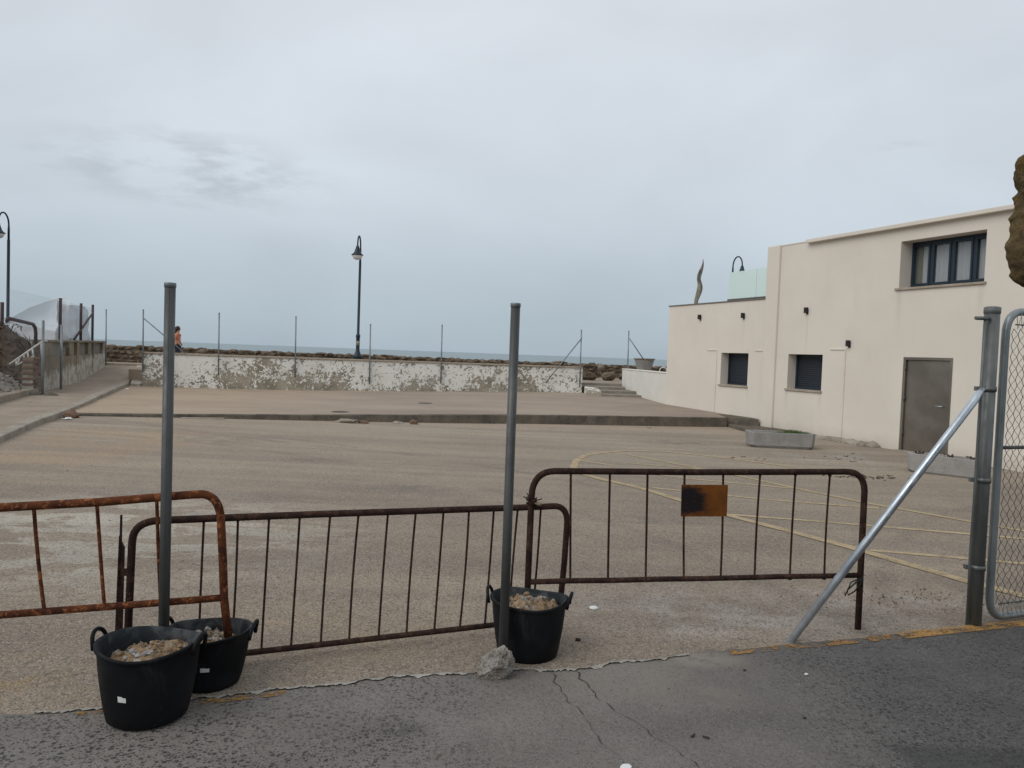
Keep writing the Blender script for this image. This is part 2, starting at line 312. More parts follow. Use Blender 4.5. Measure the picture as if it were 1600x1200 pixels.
M['sticker'] = simple('paper_sticker', (.62, .62, .60), .6, 0, .2, 40)
b = NB('sandy_rubble')
col = b.mix(b.rng(b.noise(22, 6, .6), .3, .7), (.16, .105, .062), (.36, .26, .165))
col = b.mix(b.rng(b.noise(45, 5, .6), .55, .7, 0, .6), col, (.13, .09, .06))
col = b.mix(b.rng(b.noise(17, 4, .6, .5, None, None, (3, 3, 3)), .57, .62, 0, .85), col, (.36, .345, .32)); b.bump(b.noise(80, 5, .7), .6, .01); M['sand'] = b.done(col, .95, 0, .15)
M['chunk'] = concrete('grey_mortar_chunk', (.20, .195, .185), (.38, .37, .35), (.12, .10, .08), .5, 20, .5)
M['rock'] = None
b = NB('grey_stone')
col = b.mix(b.rng(b.noise(9, 7, .65), .35, .65), (.13, .11, .09), (.36, .34, .31))
col = b.mix(b.rng(b.noise(12, 6, .6, .3, None, (1, 1, 3)), .52, .68, 0, .6), col, (.13, .115, .10))
col = b.mix(b.rng(b.math('ADD', b.sep('Z'), b.math('MULTIPLY', b.noise(16, 5), .06)), .09, .02, 0, .5), col, (.24, .18, .12))
b.bump(b.noise(30, 8, .7), .9, .02); M['rock'] = b.done(col, .95, 0, .15)
def stone(name, a, c, d, sc_=1.0):
    b = NB(name); col = b.mix(b.rng(b.noise(1.8 * sc_, 7, .6), .35, .65), a, c)
    col = b.mix(b.rng(b.noise(4.2 * sc_, 7, .65, .3), .5, .68, 0, .8), col, d)
    b.bump(b.noise(11 * sc_, 8, .65), .9, .04); return b.done(col, .95, 0, .15)
M['seastone'] = stone('brown_sea_stone', (.085, .063, .044), (.21, .165, .12), (.036, .028, .022), 1.3)
M['seastone_pale'] = stone('pale_sea_stone', (.19, .16, .125), (.31, .265, .21), (.09, .075, .06))
M['ruin'] = stone('ochre_lichen_stone', (.13, .095, .05), (.215, .145, .055), (.045, .04, .034), 4.5)
M['ruin_grey'] = stone('grey_lichen_stone', (.13, .12, .10), (.19, .165, .12), (.05, .045, .04), 5)
M['brick'] = simple('old_brick', (.17, .105, .075), .9, 0, .4, 9, .2, .4)
M['soil'] = stone('dark_soil', (.045, .031, .022), (.10, .068, .046), (.02, .016, .013), 2)
M['heap'] = stone('grey_rubble', (.24, .21, .18), (.42, .385, .34), (.11, .09, .075), 4)
M['twig'] = simple('dry_twig', (.075, .047, .032), .9, 0, .4, 30)
M['leaf'] = simple('grass_green', (.075, .12, .03), .7, 0, .4, 12)
M['dryleaf'] = simple('dry_brush', (.075, .055, .032), .9, 0, .5, 12)
M['whitepaint'] = simple('white_painted_metal', (.62, .61, .58), .55, 0, .15, 9)
M['brownpost'] = simple('brown_red_metal', (.055, .030, .028), .7, 0, .35, 9)
M['planter'] = concrete('planter_concrete', (.26, .25, .235), (.34, .325, .305), (.17, .155, .135), .5, 3)
M['whiteplastic'] = simple('white_plastic', (.7, .7, .68), .45, 0, .04, 9)
M['driftwood'] = None
b = NB('driftwood'); col = b.mix(b.rng(b.noise(9, 6, .6, 0, None, (1, 1, .25)), .35, .65), (.07, .064, .052), (.26, .24, .195)); b.bump(b.noise(20, 5), .5, .02); M['driftwood'] = b.done(col, .8, 0, .2)
M['curtain'] = simple('white_curtain', (.80, .82, .84), .9, 0, .04, 2)
M['yellowcurtain'] = simple('olive_curtain', (.30, .29, .17), .9, 0, .08, 2)
M['skin'] = simple('skin', (.42, .23, .15), .6, 0, .05)
M['orange_cloth'] = simple('orange_cloth', (.55, .20, .11), .9, 0, .1)
M['navy_cloth'] = simple('navy_cloth', (.018, .02, .035), .9, 0, .1)
M['hair'] = simple('dark_hair', (.025, .012, .01), .6, 0, .2)
M['drain'] = simple('cast_iron', (.045, .04, .036), .7, .3)
M['crack'] = simple('crack_dirt', (.042, .038, .034), .95)
M['oldpatch'] = simple('dark_asphalt_patch', (.040, .041, .044), .8, 0, .2, 30, .3, .4, 120)
def paint(name, c, wear_lo, wear_hi, scale=7):
    b = NB(name); col = b.mix(b.noise(5, 5), tuple(v * .75 for v in c), c)
    f = b.math('ADD', b.math('MULTIPLY', b.noise(scale, 6, .7), .55), b.math('MULTIPLY', b.noise(60, 4, .75), .45))
    f = b.rng(f, wear_lo, wear_hi)
    b.done(col, .85, 0, .2)
    tr = b.N.new('ShaderNodeBsdfTransparent'); ms = b.N.new('ShaderNodeMixShader')
    b.L.new(f, ms.inputs[0]); b.L.new(b.b.outputs[0], ms.inputs[1]); b.L.new(tr.outputs[0], ms.inputs[2]); b.L.new(ms.outputs[0], b.o.inputs[0])
    return b.m
M['lotpaint'] = paint('faded_yellow_paint', (.46, .36, .22), .48, .70)
M['lotpaint_faint'] = paint('very_faded_yellow_paint', (.50, .39, .24), .46, .68)
M['roadpaint'] = paint('worn_orange_paint', (.40, .225, .075), .45, .62)
M['roadpaint_faint'] = paint('patchy_orange_paint', (.36, .20, .07), .43, .53, 9)
# glass
def sheer(name, c, alpha, rough=.3):
    b = NB(name); b.done(c, rough, 0, .5); b.b.inputs['Alpha'].default_value = alpha; return b.m
M['frosted'] = sheer('frosted_green_glass', (.72, .86, .83), .74, .25)
M['channel'] = simple('dark_channel', (.09, .085, .08), .5)
b = NB('translucent_sheet'); col = b.mix(b.rng(b.noise(1.2, 5), .3, .7), (.46, .47, .50), (.56, .57, .60))
b.done(col, .7, 0, .2); b.b.inputs['Alpha'].default_value = .72
b.bump(b.noise(3, 5, .6, 0, None, (1, 1, .4)), .5, .08); M['sheet'] = b.m
M['sheet_clear'] = sheer('clear_windblown_sheet', (.84, .87, .90), .50, .6)
b = NB('window_glass'); b.done((.10, .12, .13), .06, 0, 1.0)
tr = b.N.new('ShaderNodeBsdfTransparent'); ms = b.N.new('ShaderNodeMixShader'); ms.inputs[0].default_value = .72
b.L.new(b.b.outputs[0], ms.inputs[1]); b.L.new(tr.outputs[0], ms.inputs[2]); b.L.new(ms.outputs[0], b.o.inputs[0]); M['glass'] = b.m
# sea
b = NB('sea_water'); n = b.noise(.12, 6, .6, 0, None, (.25, 1, 1)); n2 = b.noise(1.0, 5, .6, 0, None, (.3, 1, 1))
nb = b.bump(n, .8, 1.2); b.bump(n2, .6, .3, nb)
fo = b.math('MULTIPLY', b.rng(b.noise(.03, 6, .6, 0, None, (.2, 1, 1)), .60, .7), b.rng(b.sep('Y'), 300, 90))
M['sea'] = b.done(b.mix(fo, (.13, .19, .21), (.55, .58, .6)), .35, 0, .5)

# ------------------------------------------------------------------ mesh helpers
class MB:
    def __init__(s): s.v = []; s.f = []; s.sm = []; s.mi = []; s.cur = 0
    def face(s, idx, smooth=False): s.f.append(tuple(idx)); s.sm.append(smooth); s.mi.append(s.cur)
    def quad(s, a, b_, c, d):
        n = len(s.v); s.v += [Vector(p) for p in (a, b_, c, d)]; s.face((n, n + 1, n + 2, n + 3))
    def hexa(s, p):       # 8 corners: bottom 4 ccw, top 4 ccw
        n = len(s.v); s.v += [Vector(q) for q in p]
        for f in ((3, 2, 1, 0), (4, 5, 6, 7), (0, 1, 5, 4), (1, 2, 6, 5), (2, 3, 7, 6), (3, 0, 4, 7)): s.face([n + i for i in f])
    def box(s, x0, x1, y0, y1, z0, z1):
        s.hexa([(x0, y0, z0), (x1, y0, z0), (x1, y1, z0), (x0, y1, z0), (x0, y0, z1), (x1, y0, z1), (x1, y1, z1), (x0, y1, z1)])
    def obox(s, a, b_, th, z0, z1, off=0):   # box along a segment in plan, centred (+off to its left)
        a = Vector(a[:2]); b_ = Vector(b_[:2]); d = (b_ - a).normalized(); n = Vector((-d.y, d.x))
        p = [a + n * (off - th / 2), b_ + n * (off - th / 2), b_ + n * (off + th / 2), a + n * (off + th / 2)]
        z0 = z0 if isinstance(z0, tuple) else (z0, z0); z1 = z1 if isinstance(z1, tuple) else (z1, z1)
        zb = (z0[0], z0[1], z0[1], z0[0]); zt = (z1[0], z1[1], z1[1], z1[0])
        s.hexa([(q.x, q.y, zb[i]) for i, q in enumerate(p)] + [(q.x, q.y, zt[i]) for i, q in enumerate(p)])
    def tube(s, pts, r, seg=10, cap=True, smooth=True):
        pts = [Vector(p) for p in pts]; rr = r if isinstance(r, (list, tuple)) else [r] * len(pts)
        n0 = len(s.v); up = None
        for i, p in enumerate(pts):
            t = (pts[min(i + 1, len(pts) - 1)] - pts[max(i - 1, 0)]).normalized()
            if up is None:
                up = Vector((0, 0, 1)) if abs(t.z) < .9 else Vector((1, 0, 0))
            x = t.cross(up).normalized(); y = x.cross(t).normalized(); up = y
            for k in range(seg):
                a = 2 * math.pi * k / seg; s.v.append(p + (x * math.cos(a) + y * math.sin(a)) * rr[i])
        for i in range(len(pts) - 1):
            for k in range(seg):
                a = n0 + i * seg + k; b_ = n0 + i * seg + (k + 1) % seg
                s.face((a, b_, b_ + seg, a + seg), smooth)
        if cap:
            s.face([n0 + k for k in range(seg)][::-1]); s.face([n0 + (len(pts) - 1) * seg + k for k in range(seg)])
    def lathe(s, prof, c=(0, 0, 0), seg=32, warp=None, smooth=True, capends=False):
        n0 = len(s.v)
        for r, z in prof:
            for k in range(seg):
                a = 2 * math.pi * k / seg; p = Vector((r * math.cos(a), r * math.sin(a), z))
                if warp: p = warp(p, a)
                s.v.append(p + Vector(c))
        for i in range(len(prof) - 1):
            for k in range(seg):
                a = n0 + i * seg + k; b_ = n0 + i * seg + (k + 1) % seg; s.face((a, b_, b_ + seg, a + seg), smooth)
        if capends:
            s.face([n0 + k for k in range(seg)][::-1]); s.face([n0 + (len(prof) - 1) * seg + k for k in range(seg)])
    def blob(s, c, r, sub=2, amp=.25, freq=1.0, seed=0, smooth=True, flat=None):
        bm = bmesh.new(); bmesh.ops.create_icosphere(bm, subdivisions=sub, radius=1)
        r = r if isinstance(r, (tuple, list)) else (r, r, r); n0 = len(s.v)
        for v in bm.verts:
            p = v.co; k = 1 + amp * noise.fractal(p * freq + Vector((seed * 3.1, seed * 1.7, seed)), 1, 2, 4) * 1.6
            q = Vector((p.x * r[0] * k, p.y * r[1] * k, p.z * r[2] * k))
            s.v.append(q + Vector(c))
        for f in bm.faces: s.face([n0 + v.index for v in f.verts], smooth)
        bm.free()
    def stone(s, c, r, seed, sub=3, rough=.05, turn=0):
        rg = random.Random(seed); pl_ = [(Vector((rg.uniform(-1, 1), rg.uniform(-1, 1), rg.uniform(-1, 1))).normalized(), rg.uniform(.52, .86)) for _ in range(13)]
        bm = bmesh.new(); bmesh.ops.create_icosphere(bm, subdivisions=sub, radius=1); n0 = len(s.v)
        for v in bm.verts:
            p = v.co.normalized(); k = 1.0
            for n_, d_ in pl_:
                t = p.dot(n_)
                if t > .05: k = min(k, d_ / t)
            k += rough * noise.fractal(p * 3 + Vector((seed % 97, 0, 0)), .8, 2, 3); x_, y_ = p.x * r[0] * k, p.y * r[1] * k
            s.v.append(Vector((x_ * math.cos(turn) - y_ * math.sin(turn), x_ * math.sin(turn) + y_ * math.cos(turn), p.z * r[2] * k)) + Vector(c))
        for f in bm.faces: s.face([n0 + v.index for v in f.verts], False)
        bm.free()
    def grid(s, fn, nu, nv, smooth=True):
        n0 = len(s.v)
        for j in range(nv + 1):
            for i in range(nu + 1): s.v.append(Vector(fn(i / nu, j / nv)))
        for j in range(nv):
            for i in range(nu):
                a = n0 + j * (nu + 1) + i; s.face((a, a + 1, a + nu + 2, a + nu + 1), smooth)
    def poly_prism(s, pts, z0, z1):          # outline in plan, z0/z1 may be functions of (x, y)
        n = len(pts); n0 = len(s.v)
        f0 = z0 if callable(z0) else (lambda x, y: z0); f1 = z1 if callable(z1) else (lambda x, y: z1)
        s.v += [Vector((x, y, f0(x, y))) for x, y in pts] + [Vector((x, y, f1(x, y))) for x, y in pts]
        s.face([n0 + n + i for i in range(n)]); s.face([n0 + i for i in range(n)][::-1])
        for i in range(n): j = (i + 1) % n; s.face((n0 + i, n0 + j, n0 + n + j, n0 + n + i))
    def build(s, name, mat, parent=None, bevel=0, subd=0, flip=True):
        root = parent
        org = Vector((0, 0, 0))
        if parent is not None:
            q = parent
            while q is not None: org += q.location; q = q.parent
        else:
            xs = [p.x for p in s.v]; ys = [p.y for p in s.v]; zs = [p.z for p in s.v]
            org = Vector(((min(xs) + max(xs)) / 2, (min(ys) + max(ys)) / 2, min(zs)))
        me = bpy.data.meshes.new(name); me.from_pydata([p - org for p in s.v], [], s.f)
        me.polygons.foreach_set('use_smooth', s.sm); me.polygons.foreach_set('material_index', s.mi)
        bm = bmesh.new(); bm.from_mesh(me)
        if flip: bmesh.ops.recalc_face_normals(bm, faces=bm.faces)
        bm.to_mesh(me); bm.free(); [me.materials.append(M[k_]) for k_ in ((mat,) if isinstance(mat, str) else mat)]
        o = bpy.data.objects.new(name, me); sc.collection.objects.link(o)
        if parent is not None: o.parent = parent
        else: o.location = org
        if bevel:
            m = o.modifiers.new('bevel', 'BEVEL'); m.width = bevel; m.segments = 2; m.limit_method = 'ANGLE'; m.angle_limit = R(40)
        if subd: m = o.modifiers.new('subd', 'SUBSURF'); m.levels = m.render_levels = subd
        return o
def thing(name, label, cat, loc=(0, 0, 0), group=None):
    o = bpy.data.objects.new(name, None); o.empty_display_size = .2; sc.collection.objects.link(o); o.location = loc
    return tag(o, label, cat, group)
def tag(o, label, cat, group=None, kind=None):
    o['label'] = label; o['category'] = cat
    if group: o['group'] = group
    if kind: o['kind'] = kind
    return o
def struct(o): o['kind'] = 'structure'; return o
def dup(root, loc, label=None):
    r = root.copy(); sc.collection.objects.link(r); r.location = loc
    if label: r['label'] = label
    for ch in list(root.children):
        c = ch.copy(); sc.collection.objects.link(c); c.parent = r
        for g in ch.children:
            d = g.copy(); sc.collection.objects.link(d); d.parent = c
    return r
def sst(x, a, b_): t = max(0, min(1, (x - a) / (b_ - a))); return t * t * (3 - 2 * t)
def lerp(a, b_, t): return a + (b_ - a) * t
def V3(p, z): return Vector((p[0], p[1], z))

# ------------------------------------------------------------------ ground heights and lines in plan
def zlot(x, y):
    return -.008 - .112 * sst(y, 4.6, 14) * sst(x, -9, 0) - .10 * sst(x, 8.2, 10.5) * sst(y, 8, 13) + .006 * noise.noise(Vector((x * .6, y * .6, 0)))
def line_y(pts, x):
    if x <= pts[0][0]: a, b_ = pts[0], pts[1]
    elif x >= pts[-1][0]: a, b_ = pts[-2], pts[-1]
    else:
        for a, b_ in zip(pts, pts[1:]):
            if a[0] <= x <= b_[0]: break
    return a[1] + (b_[1] - a[1]) * (x - a[0]) / (b_[0] - a[0])
KERB = [(-9.35, 16.2), (-5.76, 17.32), (.04, 19.46), (3.42, 20.21), (5.86, 20.78)]      # foot of the step across the lot
FAR = [(-12.74, 26.4), (-8.9, 26.75), (-5.5, 27.4), (0, 28.7), (2.66, 29.1)]             # far painted wall, front face
PK = [(-4.8, 3.0), (-7.92, 11.88), (-8.83, 14.32), (-9.76, 17.23), (-13.2, 26.5)]         # path kerb
LW = [(-9.6, 11.9), (-11.72, 17.8), (-12.93, 21.16), (-15.07, 27.25), (-16.25, 30.6)]      # left wall line
def pk_x(y):
    for a, b_ in zip(PK, PK[1:]):
        if y <= b_[1] or b_ is PK[-1]: return a[0] + (b_[0] - a[0]) * (y - a[1]) / (b_[1] - a[1])
def ztop(x): return lerp(.055, .13, sst(x, -9, 6))
def zter(x, y):
    k = line_y(KERB, x); f = line_y(FAR, x)
    t = max(0, min(1.1, (y - k) / (f - k)))
    return ztop(x) + t * lerp(.02, .15, sst(x, -11, 3)) + .006 * noise.noise(Vector((x * .5, y * .5, 2)))
# edge of the street asphalt
EDGE = [(-9, .9), (-4.2, 2.6), (-2.18, 3.29), (-1.80, 3.365), (-1.41, 3.50), (-.59, 3.80), (-.095, 3.93), (.324, 3.975), (.60, 4.10), (.887, 4.18), (1.19, 4.33), (2.19, 4.64), (2.38, 4.71), (3.46, 5.05), (9, 6.9), (30, 13.5)]
def edge_y(x):
    y = line_y(EDGE, x)
    near = 1 if -3.5 < x < 4.5 else .2
    j = .020 * noise.fractal(Vector((x * 3.1, 0, 0)), 1, 2, 5) + .012 * noise.noise(Vector((x * 14, 5, 0))) + .006 * noise.noise(Vector((x * 45, 5, 0)))
    return y + j * 1.5 * near

# ------------------------------------------------------------------ setting
m = MB(); m.quad((-90, -60, -.45), (90, -60, -.45), (90, 44, -.45), (-90, 30, -.45)); struct(m.build('ground', 'soil'))
m = MB(); m.quad((-15000, 25, -4.2), (15000, 25, -4.2), (15000, 15000, -4.2), (-15000, 15000, -4.2)); struct(m.build('sea', 'sea'))
# street
m = MB(); xs = []
x = -30.0
while x < 30: xs.append(x); x += .015 if -3.2 < x < 4.2 else .5
n = len(xs)
for k, (dz, yo) in enumerate(((0, None), (0, -.03), (-.006, 0), (-.08, 0.004))):
    for x in xs: m.v.append(Vector((x, -14 if yo is None else edge_y(x) + yo, dz)))
for k in range(3):
    for i in range(n - 1): m.face((k * n + i, k * n + i + 1, (k + 1) * n + i + 1, (k + 1) * n + i))
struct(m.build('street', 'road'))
# pale broken mortar lip along the street edge
m = MB(); x = -2.05; seg = []
while x < 1.06:
    f = noise.fractal(Vector((x * 4.5, 9, 0)), .8, 2, 4)
    wl_ = max(0, .012 + .045 * f + .010 * noise.noise(Vector((x * 70, 2, 0)))) * (1 if x > -1.45 else .5)
    wn_ = max(0, .010 + .060 * noise.fractal(Vector((x * 11, 4, 0)), .7, 2, 5))
    seg.append((x, edge_y(x), wl_, wn_)); x += .010
for (x0, y0, a0, n0_), (x1, y1, a1, n1_) in zip(seg, seg[1:]):
    k = -.007
    m.quad((x0, y0 - n0_, .003), (x1, y1 - n1_, .003), (x1, y1 + .006, .003), (x0, y0 + .006, .003))
    m.quad((x0, y0 + .006, .003), (x1, y1 + .006, .003), (x1, y1 + .006 + a1, k), (x0, y0 + .006 + a0, k))
struct(m.build('street_edge_mortar', 'mortar'))
# car park surface
m = MB()
def lotfn(u, v):
    y0 = None
    X = lerp(-1, 1, u)
    x = lerp(-14, 16, u)
    ya = line_y(EDGE, x) - .35
    yb = line_y(KERB, x) + .05
    if x > 6: yb = lerp(20.8, 22.5, (x - 6) / 10)
    t = v ** 1.5
    y = lerp(ya, yb, t); xx = x
    return (xx, y, zlot(xx, y))
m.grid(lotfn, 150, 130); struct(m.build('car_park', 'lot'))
# upper terrace
m = MB()
def terfn(u, v):
    x = lerp(-14.2, 9.5, u); y = lerp(line_y(KERB, x) + .13, 33.0, v); return (x, y, zter(x, y))
m.grid(terfn, 90, 60); struct(m.build('terrace', 'terrace'))
# step (kerb) between car park and terrace
m = MB()
for a, b_ in zip(KERB, KERB[1:]):
    L_ = math.dist(a, b_); k = max(1, int(L_ / .45))
    for i in range(k):
        p = (lerp(a[0], b_[0], i / k), lerp(a[1], b_[1], i / k)); q = (lerp(a[0], b_[0], (i + 1) / k) + .004, lerp(a[1], b_[1], (i + 1) / k))
        j = random.uniform(-.012, .012); zz = random.uniform(-.010, .006)
        m.obox(p, q, .16, -.4, (ztop(p[0]) + .004 + zz, ztop(q[0]) + .004 + zz), .08 + j * .6)
struct(m.build('terrace_kerb', 'kerb', None, .012))
# path on the left, its kerb stones and the ramp
def zpath(y): return lerp(.045, .175, sst(y, 8, 27))
m = MB()
def pathfn(u, v):
    y = lerp(3, 26.4, v); xk = pk_x(y) - .22; xl = xk - 2.6 if y < 26 else xk - 2.5
    x = lerp(xl, xk, u); return (x, y, zpath(y) + .006 * noise.noise(Vector((x, y, 0))))
m.grid(pathfn, 12, 80); struct(m.build('path', 'path'))
m = MB(); y = 3.0
while y < 26.2:
    y1 = min(y + .98, 26.3)
    m.obox((pk_x(y), y), (pk_x(y1 - .012), y1 - .012), .24, -.3, (zpath(y) + .02, zpath(y1) + .02), .12 + random.uniform(-.012, .012)); y = y1
struct(m.build('path_kerb', 'kerb_pale', None, .018))
m = MB(); m.hexa([(-14.95, 26.0, -.2), (-13.0, 26.2, -.2), (-15.06, 31.2, -.2), (-16.6, 31.2, -.2), (-14.95, 26.0, .165), (-13.15, 26.2, .165), (-15.06, 31.2, .62), (-16.6, 31.2, .60)])
struct(m.build('ramp', 'path'))
m = MB(); m.obox((-16.6, 31.3), (-14.6, 31.3), .35, .3, .70); struct(m.build('ramp_kerb', 'coping', None, .02))
# promenade behind the wall
m = MB(); m.poly_prism([(-40, 31.5), (-15.0, 31.45), (-13.6, 27.2), (-12.6, 26.8), (-8.9, 27.0), (-5.5, 27.65), (0, 28.95), (2.66, 29.35), (2.7, 30.5), (4.5, 30.7), (5.3, 25.2), (14, 28), (30, 33), (30, 42), (-40, 32.8)], -.4, .62)
struct(m.build('promenade', 'path'))

# sea parapet of rough stones
root = thing('sea_wall', 'long low sea wall of rough brown stones along the promenade', 'stone wall', (-6, 37.3, .5))
PA, PB = (-38, 32.8), (26, 41.7)
m = MB(); m.obox(PA, PB, .45, -4.5, (1.44, 1.18), 0); m.build('wall_core', 'seastone', root)
m = MB(); random.seed(3)
dx = (PB[0] - PA[0]); dl = math.dist(PA, PB); ux, uy = dx / dl, (PB[1] - PA[1]) / dl
s = 8.0
for rr in range(4):
    s = 8.0
    while s < dl - 4:
        L_ = random.uniform(.16, .62); x = PA[0] + ux * (s + L_ / 2); y = PA[1] + uy * (s + L_ / 2)
        zt = lerp(1.44, 1.18, s / dl)
        m.stone((x + .20 * uy, y - .20 * ux, zt - .07 - rr * .2 + random.uniform(-.03, .03)), (L_ * .62, random.uniform(.10, .2), random.uniform(.10, .15)), random.randint(0, 9999), 2, .08, random.uniform(-.15, .15))
        s += L_
m.build('stone_facing', 'seastone', root)
m = MB(); m2 = MB(); s = 8.0
while s < dl - 4:
    L_ = random.uniform(.25, .9); zt = lerp(1.44, 1.18, (s + L_ / 2) / dl)
    x = PA[0] + ux * (s + L_ / 2); y = PA[1] + uy * (s + L_ / 2)
    (m2 if random.random() < .16 else m).stone((x, y, zt + random.uniform(-.035, .02)), (L_ * .62, .33, random.uniform(.06, .10)), random.randint(0, 9999), 2, .08, random.uniform(-.2, .2)); s += L_
m.build('coping_stones', 'seastone', root); m2.build('pale_coping_stones', 'seastone_pale', root)
# boulders seen in the gap above the steps
k = 0
for (x, y, z, r, lab) in ((3.3, 33.8, .80, (.46, .4, .27), 'brown boulder at left above the steps at the far wall'), (4.25, 34.1, .84, (.40, .35, .26), 'rounded brown boulder in the middle above the steps'), (5.1, 34.4, .8, (.42, .35, .24), 'brown boulder at right above the steps beside the white wall')):
    m = MB(); m.stone((x, y, z), r, 11 + k, 4, .12); k += 1
    tag(m.build('boulder', 'seastone'), lab, 'boulder', 'boulders above the steps')
m = MB(); m.blob((4.0, 34.9, 1.2), (.17, .14, .16), 2, .3, 1.3, 5); tag(m.build('boulder', 'seastone_pale'), 'small pale stone lying on top of the brown boulders', 'stone')

# far wall with flaking paint
root = thing('painted_wall', 'long low far wall with flaking white paint and flat coping', 'wall', (-5, 27.5, .1))
m = MB()
for a, b_ in zip(FAR, FAR[1:]): m.obox(a, b_, .28, -.3, 1.20, .14)
# inner corner continuity is kept by overlapping ends behind the front face
m.build('wall', 'flake', root)
m = MB()
for a, b_ in zip(FAR, FAR[1:]):
    L_ = math.dist(a, b_); k = max(1, round(L_ / 1.6))
    for i in range(k):
        p = (lerp(a[0], b_[0], i / k), lerp(a[1], b_[1], i / k)); q = (lerp(a[0], b_[0], (i + 1) / k) - .004, lerp(a[1], b_[1], (i + 1) / k))
        m.obox(p, q, .36, 1.202, 1.262 + random.uniform(-.004, .004), .14)
m.build('coping', 'coping', root, .01)
m = MB(); m.poly_prism([(-13.05, 26.25), (-12.78, 26.3), (-12.78, 27.4), (-15.0, 31.1), (-15.15, 31.0)], -.2, lambda x, y: .16 + .48 * sst(y, 26.2, 31))
tag(m.build('ramp_side_wall', 'oldwall'), 'small rough brown side wall rising along the ramp', 'wall')
# steps at the right end of the far wall
root = thing('stone_steps', 'worn grey steps climbing between the far wall and white wall', 'steps', (3.6, 29, .2))
for i, (x0, x1, y0) in enumerate(((3.28, 4.95, 27.6), (3.22, 4.75, 28.25), (2.75, 4.30, 29.0), (2.75, 4.25, 29.8))):
    m = MB(); z1 = .325 + .107 * i; m.hexa([(x0, y0, 0), (x1, y0 + .12, 0), (x1 - .1, 31.0, 0), (x0 - .1, 31.0, 0), (x0, y0, z1), (x1, y0 + .12, z1), (x1 - .1, 31, z1), (x0 - .1, 31, z1)])
    m.build('step', 'steps', root, .02)
m = MB(); m.hexa([(2.74, 27.95, 0), (3.27, 27.6, 0), (3.24, 29.0, 0), (2.74, 29.0, 0), (2.74, 27.95, .47), (3.27, 27.6, .38), (3.24, 29.0, .50), (2.74, 29.0, .52)])
m.build('side_block', 'flake', root, .02)
# white wall on the right
root = thing('white_wall', 'smooth low white wall running from the steps to the house', 'wall', (4.6, 27.8, .3))
m = MB(); m.obox((4.36, 30.5), (5.02, 24.9), .24, -.3, 1.19, .12); m.build('wall', 'whitewall', root)
m = MB(); m.obox((4.36, 30.5), (5.02, 24.9), .28, 1.192, 1.235, .12); m.build('coping', 'whitewall', root, .01)

# ------------------------------------------------------------------ house
A0 = Vector((8.345, 16.541)); D = Vector((-.37249, .92804)); NR = Vector((-.92804, -.37249))
def H(s, o, z): p = A0 + D * s + NR * o; return (p.x, p.y, z)
house = thing('house', 'cream stuccoed flat-roofed house with dark blue windows and steel door', 'house', H(1, -3, 0))
def facade(m, s0, s1, z0, z1, holes, depth, o=0.0):
    ss = sorted({s0, s1, *[h[0] for h in holes], *[h[1] for h in holes]}); zs = sorted({z0, z1, *[h[2] for h in holes], *[h[3] for h in holes]})
    for a, b_ in zip(ss, ss[1:]):
        for c, d in zip(zs, zs[1:]):
            if any(h[0] <= a and b_ <= h[1] and h[2] <= c and d <= h[3] for h in holes): continue
            m.quad(H(a, o, c), H(b_, o, c), H(b_, o, d), H(a, o, d))
    for h, dp in zip(holes, depth):
        a, b_, c, d = h
        for p, q in (((a, c), (b_, c)), ((b_, c), (b_, d)), ((b_, d), (a, d)), ((a, d), (a, c))):
            m.quad(H(p[0], o, p[1]), H(q[0], o, q[1]), H(q[0], o - dp, q[1]), H(p[0], o - dp, p[1]))
def hbox(m, s0, s1, o0, o1, z0, z1):
    m.hexa([H(s0, o0, z0), H(s1, o0, z0), H(s1, o1, z0), H(s0, o1, z0), H(s0, o0, z1), H(s1, o0, z1), H(s1, o1, z1), H(s0, o1, z1)])
W1 = (5.0, 6.20, .995, 1.905); W2 = (2.26, 3.44, 1.02, 1.905); UW = (-1.80, .16, 3.37, 4.375); DR = (-1.24, -.07, -.5, 1.89)
m = MB()
facade(m, 4.35, 9.0, -.6, 3.36, [W1], [.32])
m.quad(H(9, 0, -.6), H(9, -8, -.6), H(9, -8, 3.36), H(9, 0, 3.36)); m.quad(H(4.35, -8, -.6), H(9, -8, -.6), H(9, -8, 3.36), H(4.35, -8, 3.36))
m.quad(H(4.35, 0, 3.2), H(9, 0, 3.2), H(9, -8, 3.2), H(4.35, -8, 3.2))
m.quad(H(4.35, -.22, 3.2), H(9, -.22, 3.2), H(9, -.22, 3.36), H(4.35, -.22, 3.36)); m.quad(H(4.35, 0, 3.36), H(9, 0, 3.36), H(9, -.22, 3.36), H(4.35, -.22, 3.36))
m.build('low_wing_wall', 'stucco', house, flip=False)
m = MB()
facade(m, -9.5, 4.0, -.8, 4.70, [W2, UW, DR], [.32, .42, .10])
m.quad(H(4.0, 0, -.8), H(4.0, -8, -.8), H(4.0, -8, 4.7), H(4.0, 0, 4.7)); m.quad(H(-9.5, -8, -.8), H(4.0, -8, -.8), H(4.0, -8, 4.7), H(-9.5, -8, 4.7))
m.quad(H(-9.5, 0, -.8), H(-9.5, -8, -.8), H(-9.5, -8, 4.7), H(-9.5, 0, 4.7)); m.quad(H(-9.5, 0, 4.7), H(4.0, 0, 4.7), H(4.0, -8, 4.7), H(-9.5, -8, 4.7))
m.build('wall', 'stucco', house, flip=False)
m = MB(); hbox(m, 3.88, 4.35, -8.0, .07, -.6, 4.745); m.build('pilaster', 'stucco', house, .03)
m = MB(); hbox(m, 2.9, 3.878, -.3, .012, 4.702, 4.735); m.build('parapet_cap', 'stucco', house, .005)
m = MB(); hbox(m, -9.6, 2.898, -8, .13, 4.66, 4.745); m.build('roof_slab', 'stucco', house, .008)
